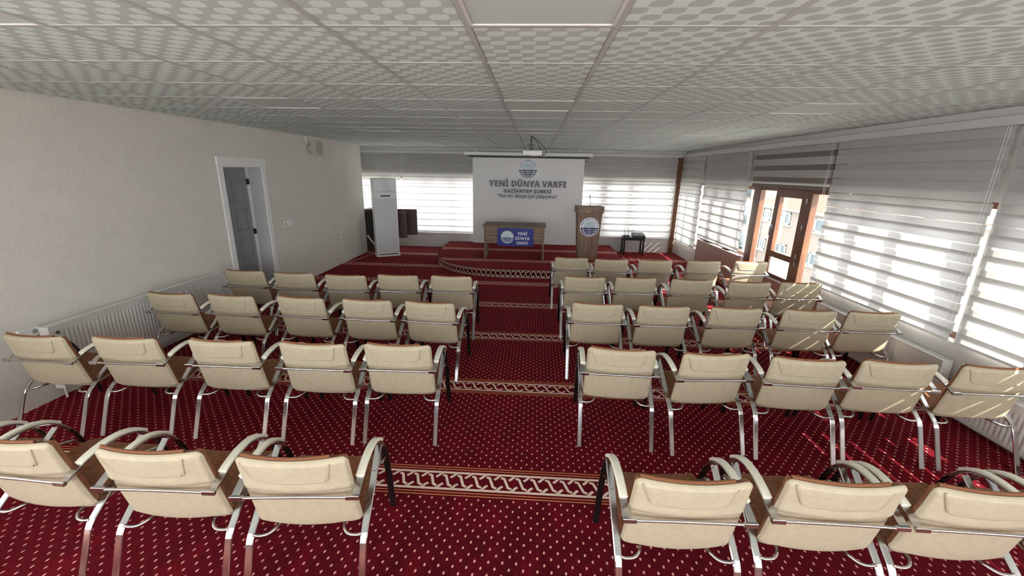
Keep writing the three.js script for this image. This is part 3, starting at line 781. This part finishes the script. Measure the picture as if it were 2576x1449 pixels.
// projector on its pole
{
  const t = thing('projector', 'white projector hanging from the ceiling on a black pole', 'projector', [-0.075, 2.30, 7.25]);
  const b = mesh('body', bx(0.315, 0.078, 0.26, 0, 0.04, 0, 0.012), M.white, t);
  mesh('lens', cyl(0.03, 0.036, 0.02, -0.02, -0.002, -0.06, 20), M.black, b);
  mesh('belly', (() => { const g = new THREE.SphereGeometry(0.09, 20, 8, 0, Math.PI * 2, 0, Math.PI / 2); g.scale(1, 0.14, 1); g.rotateX(Math.PI); g.translate(0.03, 0.002, 0.05); return clean(g); })(), M.white, b);
  mesh('pole', bx(0.03, 0.145, 0.03, -0.025, 0.235, 0, 0.003), M.black, t);
  mesh('mount', [bx(0.14, 0.006, 0.06, -0.025, 0.163, 0), bx(0.012, 0.03, 0.012, -0.06, 0.178, 0), bx(0.012, 0.03, 0.012, 0.01, 0.178, 0), bx(0.05, 0.03, 0.03, -0.025, 0.13, 0), bx(0.1, 0.006, 0.05, -0.02, 0.108, 0), bx(0.02, 0.03, 0.02, -0.02, 0.09, 0)], M.black, t);
  mesh('cable', tube([V(-0.01, 0.302, 0.01), V(0.06, 0.25, 0.02), V(0.15, 0.17, 0.03), V(0.215, 0.10, 0.03), V(0.225, 0.045, 0.02), V(0.19, 0.02, 0), V(0.16, 0.02, -0.01)], 0.0055, 40, 6), M.black, t);
  mesh('cable', tube([V(-0.01, 0.302, 0.01), V(0.03, 0.26, 0.02), V(0.10, 0.16, 0.02), V(0.155, 0.07, 0.0), V(0.165, 0.055, 0)], 0.005, 40, 6), M.black, t);
  mesh('plug', [bx(0.026, 0.026, 0.02, 0.168, 0.022, -0.005, 0.003), bx(0.022, 0.014, 0.02, 0.166, 0.052, 0, 0.003)], M.black, t);
}

// ---------------------------------------------------------------- desk and lectern on the stage
{
  const t = thing('desk', 'walnut desk on the stage with a blue sign on its front', 'desk', [-0.44, ST + 0.003, 9.30]);
  mesh('desk_top', bx(1.37, 0.028, 0.78, 0, 0.736, 0, 0.004), M.walnutAcross, t);
  for (const s of [-1, 1]) mesh('side_panel', bx(0.03, 0.722, 0.66, s * 0.638, 0.361, 0, 0.003), M.walnut, t);
  const fp = mesh('front_panel', bx(1.246, 0.36, 0.022, 0, 0.542, 0.30, 0.003), M.walnutAcross, t);
  const sign = canvasTexture(canvas(1024, 512, (g) => {
    g.fillStyle = 'rgb(12,34,128)'; g.fillRect(0, 0, 1024, 512);
    g.save(); g.translate(96, 74); g.beginPath(); g.arc(184, 184, 184, 0, 7); g.clip(); emblem(g, 368, 'rgb(24,60,120)', 'rgb(196,216,222)', 'rgb(226,236,240)'); g.restore();
    g.fillStyle = 'rgb(240,245,250)'; g.font = 'bold 122px sans-serif'; g.textAlign = 'center'; g.textBaseline = 'middle';
    for (const [s, x, y] of [['YENİ', 712, 155], ['DÜNYA', 712, 292], ['VAKFI', 712, 424]]) { g.save(); g.translate(x, y); g.fillText(s, 0, 0); g.restore(); }
  }));
  const face = clean(new THREE.PlaneGeometry(0.775, 0.382)); face.translate(0.028, 0.505, 0.3166);
  const sp = mesh('sign_panel', bx(0.785, 0.392, 0.005, 0.028, 0.505, 0.3135, 0.001), std({ color: lin(0.01, 0.02, 0.2), roughness: 0.4 }), t);
  sp.userData.label = 'blue sign with white emblem and the words YENİ DÜNYA VAKFI';
  mesh('printed_face', face, std({ map: sign, roughness: 0.4 }), sp);
}
{
  const t = thing('lectern', 'tall walnut lectern with a round globe emblem on its front', 'lectern', [1.178, ST + 0.003, 9.33], 0.06);
  // tapered body: four boards
  const H = 1.045, wt = 0.262, wb = 0.208, dt = 0.19, db = 0.15;
  const board = (pts, th) => {                                           // quad with thickness along its normal, inwards
    const n = pts[1].clone().sub(pts[0]).cross(pts[3].clone().sub(pts[0])).normalize().multiplyScalar(-th), q = pts.map((p) => p.clone().add(n)), arr = [];
    const quad = (a, b, c, d) => { for (const v of [a, b, c, a, c, d]) arr.push(v.x, v.y, v.z); };
    quad(...pts); quad(q[3], q[2], q[1], q[0]);
    for (let i = 0; i < 4; i++) quad(pts[(i + 1) % 4], pts[i], q[i], q[(i + 1) % 4]);
    const g = new THREE.BufferGeometry(); g.setAttribute('position', new THREE.Float32BufferAttribute(arr, 3)); g.computeVertexNormals(); return metreUV(g);
  };
  mesh('front_board', board([V(-wb, 0.03, db), V(wb, 0.03, db), V(wt, H, dt), V(-wt, H, dt)], 0.02), M.walnut, t);
  mesh('side_board', board([V(wb, 0.03, db), V(wb, 0.03, -db), V(wt, H, -dt), V(wt, H, dt)], 0.02), M.walnut, t);
  mesh('side_board', board([V(-wb, 0.03, -db), V(-wb, 0.03, db), V(-wt, H, dt), V(-wt, H, -dt)], 0.02), M.walnut, t);
  mesh('plinth', bx(wb * 2 + 0.01, 0.03, db * 2 + 0.02, 0, 0.015, 0, 0.003), M.walnut, t);
  mesh('head', [bx(0.565, 0.135, 0.02, 0, H + 0.068, dt + 0.02, 0.003), bx(0.02, 0.135, 0.42, -0.278, H + 0.068, 0, 0.003), bx(0.02, 0.135, 0.42, 0.278, H + 0.068, 0, 0.003)], M.walnutAcross, t);
  mesh('reading_top', bx(0.56, 0.018, 0.42, 0, H + 0.125, 0, 0.003), M.walnut, t);
  const e = new THREE.Group(); e.name = 'emblem'; e.position.set(0, 0.742, 0.1795); e.rotation.x = Math.atan2(dt - db, H - 0.03); t.add(e);
  const [f, b] = disc(0.208, 0.006);
  const rim = mesh('emblem_plate', b, M.white, e); mesh('printed_face', f, emblemMat, e); rim.userData.label = 'round white plate with a blue globe';
  const m = thing('microphone', 'thin black gooseneck microphone on top of the lectern', 'microphone', [1.195, ST + H + 0.134, 9.36]);
  mesh('base', cyl(0.028, 0.034, 0.016, 0, 0.008, 0, 20), M.black, m);
  mesh('gooseneck', tube([V(0, 0.012, 0), V(0.006, 0.07, 0), V(0.004, 0.13, 0.005), V(-0.012, 0.19, 0.012)], 0.005, 30, 8), M.black, m);
  const g = new THREE.CapsuleGeometry(0.011, 0.03, 6, 12); g.translate(-0.016, 0.212, 0.014);
  mesh('capsule', clean(g), M.black, m);
}

// ---------------------------------------------------------------- black table with the mixer
{
  const t = thing('side_table', 'small black wooden table by the far right window', 'table', [2.585, 0, 11.03]);
  mesh('table_top', bx(0.56, 0.03, 0.36, 0, 0.445, 0, 0.005), M.blackWood, t);
  mesh('apron', [bx(0.5, 0.05, 0.018, 0, 0.405, 0.145), bx(0.5, 0.05, 0.018, 0, 0.405, -0.145), bx(0.018, 0.05, 0.29, 0.24, 0.405, 0), bx(0.018, 0.05, 0.29, -0.24, 0.405, 0)], M.blackWood, t);
  for (const sx of [-1, 1]) for (const sz of [-1, 1]) mesh('leg', bx(0.042, 0.432, 0.042, sx * 0.245, 0.216, sz * 0.148, 0.004), M.blackWood, t);
  for (const s of [-1, 1]) mesh('stretcher', bx(0.025, 0.03, 0.27, s * 0.245, 0.1, 0), M.blackWood, t);
  const m = thing('audio_mixer', 'dark sound mixer with rows of knobs on the black table', 'mixer', [2.71, 0.46, 11.02]);
  const w = new THREE.Shape([new THREE.Vector2(-0.13, 0), new THREE.Vector2(0.13, 0), new THREE.Vector2(0.13, 0.085), new THREE.Vector2(-0.13, 0.04)]);
  const body = new THREE.ExtrudeGeometry(w, { depth: 0.30, bevelEnabled: true, bevelSize: 0.004, bevelThickness: 0.004, bevelSegments: 1 });
  body.rotateY(Math.PI / 2); body.translate(-0.15, 0.004, 0);
  mesh('case', metreUV(body), std({ color: lin(0.05, 0.055, 0.05), roughness: 0.5 }), m);
  const knobs = [];
  for (let i = 0; i < 9; i++) for (let j = 0; j < 5; j++) { const z = 0.10 - j * 0.045; knobs.push(cyl(0.006, 0.007, 0.014, -0.125 + i * 0.031, 0.052 + (0.13 - z) * 0.173, z, 8)); }
  mesh('knobs', knobs, M.steel, m).userData.kind = 'stuff';
  mesh('cable', tube([V(-0.08, 0.09, -0.11), V(-0.085, 0.15, -0.12), V(-0.13, 0.16, -0.1), V(-0.165, 0.12, -0.09), V(-0.17, 0.09, -0.13)], 0.004, 30, 6), M.black, m);
  for (const [x, l] of [[2.36, 'left of the two small black wireless receivers on the black table'], [2.455, 'small black wireless receiver between the mixer and the other receiver']]) {
    const r = thing('wireless_receiver', l, 'receiver', [x, 0.46, 11.04]);
    mesh('case', bx(0.075, 0.03, 0.1, 0, 0.016, 0, 0.004), M.black, r);
    mesh('antenna', tube([V(0.015, 0.028, -0.03), V(0.004, 0.11, -0.03), V(-0.01, 0.205, -0.03)], 0.0045, 12, 6), M.black, r);
  }
  const c = thing('floor_cable', 'black cable hanging from the black table to the carpet', 'cable', [2.3, 0, 11.0]);
  mesh('wire', tube([V(0.03, 0.44, 0.12), V(-0.03, 0.3, 0.14), V(-0.05, 0.12, 0.1), V(-0.12, 0.02, 0.08), V(-0.2, 0.012, 0.12), V(-0.28, 0.012, 0.2)], 0.005, 40, 6), M.black, c);
}

// ---------------------------------------------------------------- air conditioner, dark furniture in the corner
{
  const t = thing('air_conditioner', 'tall white floor-standing air conditioner in the far left corner', 'air conditioner', [-3.60, 0, 9.93], 0.53);
  const w = 0.545, d = 0.30;
  mesh('body', bx(w, 1.83, d, 0, 0.925, 0, 0.03), M.acBody, t);
  mesh('glossy_outlet_cover', bx(w - 0.055, 0.27, 0.012, 0.0, 1.69, d / 2 + 0.001, 0.004), M.acGloss, t);
  mesh('groove', bx(w - 0.055, 0.035, 0.006, 0, 1.532, d / 2 - 0.0005), M.steel, t);
  const p = mesh('control_strip', bx(w - 0.055, 0.125, 0.014, 0, 1.447, d / 2 + 0.001, 0.003), M.white, t);
  mesh('display', bx(0.225, 0.032, 0.004, 0.0, 1.44, d / 2 + 0.0095, 0.001), M.black, p);
  mesh('front_panel', bx(w - 0.055, 1.29, 0.012, 0, 0.735, d / 2 + 0.001, 0.004), M.acPanel, t);
  mesh('base_slot', bx(w - 0.09, 0.022, 0.006, 0, 0.055, d / 2 + 0.003), M.black, t);
  mesh('base', bx(w + 0.01, 0.035, d + 0.02, 0, 0.0175, 0, 0.006), M.white, t);
  mesh('top_vent', bx(0.12, 0.012, 0.06, 0, 1.843, 0, 0.003), M.steel, t);
}
{
  const t = thing('dark_cabinet', 'dark brown cabinet half hidden behind the air conditioner', 'cabinet', [-4.12, 0, 10.62]);
  mesh('carcass', bx(0.52, 1.06, 0.42, 0, 0.53, 0, 0.006), M.darkWood, t);
  mesh('door', bx(0.25, 0.92, 0.018, 0.128, 0.55, 0.218, 0.003), M.black, t);
  mesh('door', bx(0.25, 0.92, 0.018, -0.128, 0.55, 0.218, 0.003), M.black, t);
  const b = thing('paper_stack', 'crumpled white papers on the dark cabinet', 'papers', [-4.12, 1.06, 10.56]);
  mesh('sheet', [bx(0.22, 0.03, 0.16, 0, 0.016, 0)], M.white, b);
  mesh('folded_sheet', (() => { const g = bx(0.12, 0.1, 0.004, 0.05, 0.07, 0); g.rotateX(-0.4); return g; })(), M.offWhite, b);
  const mk = (name, label, x, z, w, h, y, turn, tilt) => {
    const o = thing(name, label, 'board', [x, y, z], turn);
    const g = bx(w, h, 0.03, 0, h / 2, 0, 0.004); g.rotateX(tilt);
    mesh('board', g, M.darkWood, o);
    const e = bx(w - 0.0, 0.012, 0.034, 0, h - 0.03, 0.001, 0.002); e.rotateX(tilt);
    mesh('edge_band', e, M.walnut, o);
    const legs = [];
    for (const s of [-1]) { const l = bx(0.03, y, 0.03, s * (w / 2 - 0.08), -y / 2 + 0.01, -0.03); legs.push(l); }
    for (const l of legs) mesh('leg', l, M.black, o);
  };
  mk('folded_table', 'dark brown folded table right behind the air conditioner, the nearer of two', -3.48, 10.35, 0.52, 0.66, 0.37, 0.12, -0.03);
  mk('folded_table', 'dark brown folded table farther back, showing past the nearer one', -3.36, 10.72, 0.60, 0.66, 0.40, 0.12, -0.03);
  const c = thing('white_pipe', 'white hose between the left wall and the air conditioner', 'hose', [-4.0, 0, 9.95]);
  mesh('hose', tube([V(-0.22, 0.42, -0.35), V(-0.1, 0.3, -0.28), V(0.02, 0.2, -0.2), V(0.06, 0.15, -0.1), V(0.09, 0.14, -0.06)], 0.022, 30, 8), M.offWhite, c);
}

// ---------------------------------------------------------------- left wall fittings
function radiator(label, [x, z], len, y0, y1, turn, valveEnd, group) {
  // local x along the wall, z towards the room
  const t = thing('radiator', label, 'radiator', [x, 0, z], turn, group);
  const h = y1 - y0, D = 0.09, n = Math.round(len / 0.038), prof = [];
  for (let i = 0; i <= n * 6; i++) {
    const u = i / (n * 6), c = 0.5 - 0.5 * Math.cos(u * n * Math.PI * 2), k = Math.min(1, Math.min(u, 1 - u) * len / 0.05);
    prof.push([(u - 0.5) * (len - 0.02), D - 0.010 + 0.008 * Math.pow(c, 0.6) * k]);
  }
  const rows = [[y0 + 0.004, 0], [y0 + 0.03, 0], [y0 + 0.055, 1], [y1 - 0.085, 1], [y1 - 0.06, 0], [y1 - 0.012, 0]];
  const pos = [], uv = [], idx = [], W = prof.length;
  rows.forEach(([y, k]) => prof.forEach(([px, pz]) => { pos.push(px, y, k ? pz : D - 0.004); uv.push(px, y); }));
  for (let j = 0; j + 1 < rows.length; j++) for (let i = 0; i + 1 < W; i++) { const a = j * W + i; idx.push(a, a + 1, a + W + 1, a, a + W + 1, a + W); }
  const g = new THREE.BufferGeometry();
  g.setAttribute('position', new THREE.Float32BufferAttribute(pos, 3)); g.setAttribute('uv', new THREE.Float32BufferAttribute(uv, 2)); g.setIndex(idx); g.computeVertexNormals();
  mesh('ribbed_front', g, M.radiator, t);
  mesh('rear_panel', bx(len - 0.02, h - 0.02, 0.012, 0, (y0 + y1) / 2, 0.012), M.radiator, t);
  const gr = [];
  for (let i = 0; i < Math.round(len / 0.02); i++) gr.push(bx(0.006, 0.006, D - 0.03, -len / 2 + 0.02 + i * 0.02, y1 - 0.006, D / 2));
  mesh('top_grille', [...gr, bx(len, 0.008, 0.012, 0, y1 - 0.004, D - 0.008), bx(len, 0.008, 0.012, 0, y1 - 0.004, 0.008)], M.radiator, t);
  for (const s of [-1, 1]) {
    const sc = mesh('side_cover', bx(0.012, h - 0.01, D, s * (len / 2 - 0.005), (y0 + y1) / 2, D / 2, 0.003), M.radiator, t);
    if (s === valveEnd) mesh('plug', (() => { const q = new THREE.CylinderGeometry(0.016, 0.016, 0.012, 12); q.rotateX(Math.PI / 2); q.translate(s * (len / 2 - 0.06), y1 - 0.07, D + 0.002); return clean(q); })(), M.steel, sc);
  }
  mesh('corner_plate', bx(0.105, 0.12, 0.006, valveEnd * (len / 2 - 0.054), y1 - 0.068, D - 0.004, 0.002), M.radiator, t);
  mesh('pipe', tube([V(valveEnd * (len / 2 - 0.03), y0 + 0.02, 0.045), V(valveEnd * (len / 2 - 0.03), y0 - 0.03, 0.045), V(valveEnd * (len / 2 - 0.03), 0.004, 0.045)], 0.009, 12, 8), M.white, t);
  return t;
}
radiator('long white ribbed radiator on the left wall, behind the third-row chairs', [XL + 0.03, 4.16], 2.1, 0.10, 0.69, Math.PI / 2, -1, undefined);
radiator('white ribbed radiator under the largest blind on the right wall', [XR - 0.03, 4.45], 1.72, 0.07, 0.50, -Math.PI / 2, 1, 'radiators under the right windows');
radiator('white ribbed radiator at the lower right edge of the picture', [XR - 0.03, 2.45], 2.0, 0.07, 0.43, -Math.PI / 2, 1, 'radiators under the right windows');
{
  const t = thing('wall_socket', 'white double socket box on the left wall beside the radiator end', 'socket', [XL, 0.66, 3.05], Math.PI / 2);
  mesh('box', bx(0.15, 0.075, 0.03, 0, 0.0, 0.015, 0.004), M.white, t);
  mesh('socket_hole', (() => { const g = new THREE.CylinderGeometry(0.02, 0.02, 0.006, 16); g.rotateX(Math.PI / 2); g.translate(0.035, 0, 0.03); return clean(g); })(), M.steel, t);
  const s = thing('light_switch', 'white light switch with a grey socket on the left wall, right of the door', 'switch', [XL, 1.11, 7.0], Math.PI / 2);
  mesh('plate', bx(0.24, 0.085, 0.012, 0, 0, 0.006, 0.003), M.white, s);
  for (const k of [-0.078, 0]) mesh('rocker', bx(0.066, 0.07, 0.008, -k - 0.0, 0, 0.014, 0.002), M.white, s);
  mesh('socket_hole', (() => { const g = new THREE.CylinderGeometry(0.026, 0.026, 0.008, 18); g.rotateX(Math.PI / 2); g.translate(-0.078, 0, 0.012); return clean(g); })(), M.steel, s);
  const p = thing('power_socket', 'small white socket with a plugged-in cord, low on the left wall', 'socket', [XL, 0.60, 8.88], Math.PI / 2);
  mesh('plate', bx(0.08, 0.085, 0.012, 0, 0, 0.006, 0.003), M.white, p);
  mesh('plug', bx(0.04, 0.05, 0.035, 0, -0.01, 0.025, 0.006), M.white, p);
  const c = thing('white_cable', 'white cord running from the wall socket over the carpet to the air conditioner', 'cord', [XL, 0, 8.9]);
  mesh('wire', tube([V(0.03, 0.57, 0.02), V(0.02, 0.45, -0.06), V(0.02, 0.25, -0.1), V(0.025, 0.06, -0.14), V(0.06, 0.008, -0.2), V(0.14, 0.007, -0.36), V(0.19, 0.007, -0.62), V(0.22, 0.007, -0.9), V(0.3, 0.01, -1.1), V(0.4, 0.02, -1.12)], 0.0045, 80, 6), M.white, c);
  const fc = thing('stage_cable', 'short dark cable lying on the carpet in front of the stage', 'cable', [-1.5, 0, 7.75]);
  mesh('wire', tube([V(-0.32, 0.008, 0.05), V(-0.18, 0.008, -0.02), V(0, 0.008, 0.0), V(0.12, 0.008, 0.08), V(0.3, 0.008, 0.1)], 0.006, 40, 6), M.black, fc);
}
{
  const t = thing('wall_speaker', 'small beige loudspeaker high on the left wall', 'speaker', [XL + 0.15, 2.39, 7.93], 1.3);
  const sh = new THREE.Shape(); const w = 0.085, h = 0.13;
  sh.moveTo(-w, -h * 0.92); sh.quadraticCurveTo(0, -h * 1.05, w, -h * 0.92); sh.quadraticCurveTo(w * 1.12, 0, w, h * 0.92); sh.quadraticCurveTo(0, h * 1.05, -w, h * 0.92); sh.quadraticCurveTo(-w * 1.12, 0, -w, -h * 0.92);
  const g = new THREE.ExtrudeGeometry(sh, { depth: 0.12, bevelEnabled: true, bevelSize: 0.012, bevelThickness: 0.012, bevelSegments: 2, curveSegments: 8 });
  const p = g.attributes.position; for (let i = 0; i < p.count; i++) { const z = p.getZ(i), k = 0.72 + 0.28 * Math.min(1, Math.max(0, z / 0.1)); p.setX(i, p.getX(i) * k); p.setY(i, p.getY(i) * k); }
  g.translate(0, 0, -0.06); g.computeVertexNormals();
  mesh('cabinet', metreUV(g), M.speaker, t);
  const gr = new THREE.ExtrudeGeometry(sh, { depth: 0.006, bevelEnabled: false, curveSegments: 8 }); gr.scale(0.94, 0.94, 1); gr.translate(0, 0, 0.068);
  mesh('grille', metreUV(gr), M.speakerMesh, t);
  mesh('bracket', [bx(0.03, 0.06, 0.06, -0.03, 0, -0.09, 0.003)], M.white, t);
  const c = thing('cable_duct', 'thin white cable duct from the ceiling down to the wall speaker', 'duct', [XL + 0.012, 2.46, 7.87]);
  mesh('duct', bx(0.02, 0.145, 0.03, 0, 0.072, 0, 0.003), M.white, c);
}

// brown board leaning under the right-hand blinds
{
  const t = thing('leaning_board', 'brown board standing against the right wall under the striped blind', 'board', [XR - 0.05, 0, 8.62], -Math.PI / 2);
  const g = bx(2.02, 0.645, 0.03, 0, 0.3225, 0, 0.004); g.rotateX(-0.03); g.translate(0, 0.001, 0.03);
  mesh('panel', g, M.brownBoard, t);
  const r = thing('chrome_bracket', 'small grey metal bracket on the sill at the end of the brown board', 'bracket', [XR - 0.03, 0.62, 7.60]);
  mesh('clamp', [bx(0.06, 0.012, 0.12, 0, 0.03, 0), bx(0.012, 0.06, 0.012, -0.02, 0.0, 0.04), bx(0.012, 0.06, 0.012, -0.02, 0.0, -0.04)], M.steel, r);
}

// ---------------------------------------------------------------- outside
{
  const g = mesh('ground', slab(-60, 90, -9.6, -9.4, -60, 110), M.asphalt); g.userData.kind = 'structure';
  // apartment house across the street, on the right; its front faces the windows
  const X = 23, zA = 28, zB = 44.5, eave = -0.62;
  const t = thing('apartment_house', 'beige house across the street with an orange tiled roof', 'building', [X, 0, (zA + zB) / 2]);
  const L = (x0, x1, y0, y1, z0, z1, r = 0) => { const q = slab(x0 - X, x1 - X, y0, y1, z0, z1, r); q.translate(0, 0, (zA + zB) / 2); return q; };
  mesh('walls', L(X, X + 9, -9.4, eave - 0.05, zA, zB), M.facade, t);
  mesh('eave_board', L(X - 0.5, X + 9.5, eave - 0.28, eave - 0.02, zA - 0.5, zB + 0.5, 0.04), M.facadeWhite, t);
  // hipped roof with courses of tiles
  const roof = [], rx0 = X - 0.6, rise = 2.9, run = 5.2;
  const n = 26;
  for (let i = 0; i < n; i++) {
    const k0 = i / n, k1 = (i + 1.15) / n, xa = rx0 + run * k0, xb = rx0 + run * k1, ya = eave + rise * k0 + 0.05, yb = eave + rise * k1 - 0.0;
    const inset0 = k0 * 5.0, inset1 = k1 * 5.0, z0 = zA - 0.6, z1 = zB + 0.6, o = (zA + zB) / 2;
    const P = [V(xa - X, ya, -(z0 + inset0) + o), V(xa - X, ya, -(z1 - inset0) + o), V(xb - X, yb, -(z1 - inset1) + o), V(xb - X, yb, -(z0 + inset1) + o)];
    const lip = [P[0].clone().add(V(0, -0.09, 0)), P[1].clone().add(V(0, -0.09, 0))];
    const arr = []; const quad = (a, b, c, d) => { for (const v of [a, b, c, a, c, d]) arr.push(v.x, v.y, v.z); };
    quad(P[0], P[3], P[2], P[1]); quad(lip[0], P[0], P[1], lip[1]);
    // the hip ends
    const e0 = [V(xa - X, ya, -(z1 - inset0) + o), V(2 * (rx0 + run) - xa - X, ya, -(z1 - inset0) + o), V(2 * (rx0 + run) - xb - X, yb, -(z1 - inset1) + o), V(xb - X, yb, -(z1 - inset1) + o)];
    quad(e0[0], e0[3], e0[2], e0[1]);
    const e1 = e0.map((v, q) => V(v.x, v.y, -(z0 + (q < 2 ? inset0 : inset1)) + o));
    quad(e1[0], e1[1], e1[2], e1[3]);
    const g2 = new THREE.BufferGeometry(); g2.setAttribute('position', new THREE.Float32BufferAttribute(arr, 3)); g2.computeVertexNormals(); roof.push(clean(g2));
  }
  mesh('roof_tiles', roof, M.roofTile, t);
  const o = (zA + zB) / 2;
  for (const [zc, yc, w] of [[35.6, -1.72, 2.3], [40.0, -1.62, 1.7], [35.4, -4.5, 2.2], [39.8, -4.5, 1.7], [31, -1.72, 2.2], [31, -4.5, 2.2], [43.0, -1.6, 1.0], [43, -4.5, 1.0]]) {
    const f = new THREE.Group(); f.name = 'window'; t.add(f);
    const h = 1.05;
    mesh('glass', L(X - 0.04, X + 0.02, yc - h / 2, yc + h / 2, zc - w / 2, zc + w / 2), M.farGlass, f);
    const fr = 0.1;
    mesh('window_frame', [L(X - 0.1, X, yc + h / 2 - fr, yc + h / 2, zc - w / 2, zc + w / 2), L(X - 0.1, X, yc - h / 2, yc - h / 2 + fr, zc - w / 2, zc + w / 2), L(X - 0.1, X, yc - h / 2, yc + h / 2, zc - w / 2, zc - w / 2 + fr), L(X - 0.1, X, yc - h / 2, yc + h / 2, zc + w / 2 - fr, zc + w / 2), L(X - 0.1, X, yc - h / 2, yc + h / 2, zc - fr * 0.7, zc + fr * 0.7)], M.white, f);
    mesh('window_sill', L(X - 0.22, X, yc - h / 2 - 0.14, yc - h / 2 - 0.02, zc - w / 2 - 0.15, zc + w / 2 + 0.15, 0.02), M.facadeWhite, f);
  }
  mesh('downpipe', cyl(0.12, 0.12, 8.6, -0.12, -5.2, -(43.9 - o), 10), M.facadeWhite, t);
  // white block farther down the street
  const b = thing('white_block', 'tall white apartment block farther down the street, left in the window', 'building', [24, 0, 62]);
  const W = (x0, x1, y0, y1, z0, z1) => { const q = slab(x0 - 24, x1 - 24, y0, y1, z0, z1); q.translate(0, 0, 62); return q; };
  mesh('walls', W(24, 40, -9.4, 8, 46.5, 80), M.facadeWhite, b);
  mesh('roof_slab', W(23.6, 40.4, 8, 8.4, 46.1, 80.4), M.facade, b);
  for (const y of [-6.4, -3.4, -0.4, 2.6]) {
    const bal = new THREE.Group(); bal.name = 'balcony'; b.add(bal);
    mesh('balcony_slab', W(22.8, 24, y, y + 0.18, 48, 54), M.facade, bal);
    mesh('balcony_wall', W(22.8, 22.95, y, y + 1.0, 48, 54), M.facadeWhite, bal);
    mesh('balcony_door', W(23.96, 24.02, y + 0.2, y + 2.3, 49, 52.5), M.farGlass, bal);
  }
}

renderer.render(scene, camera);
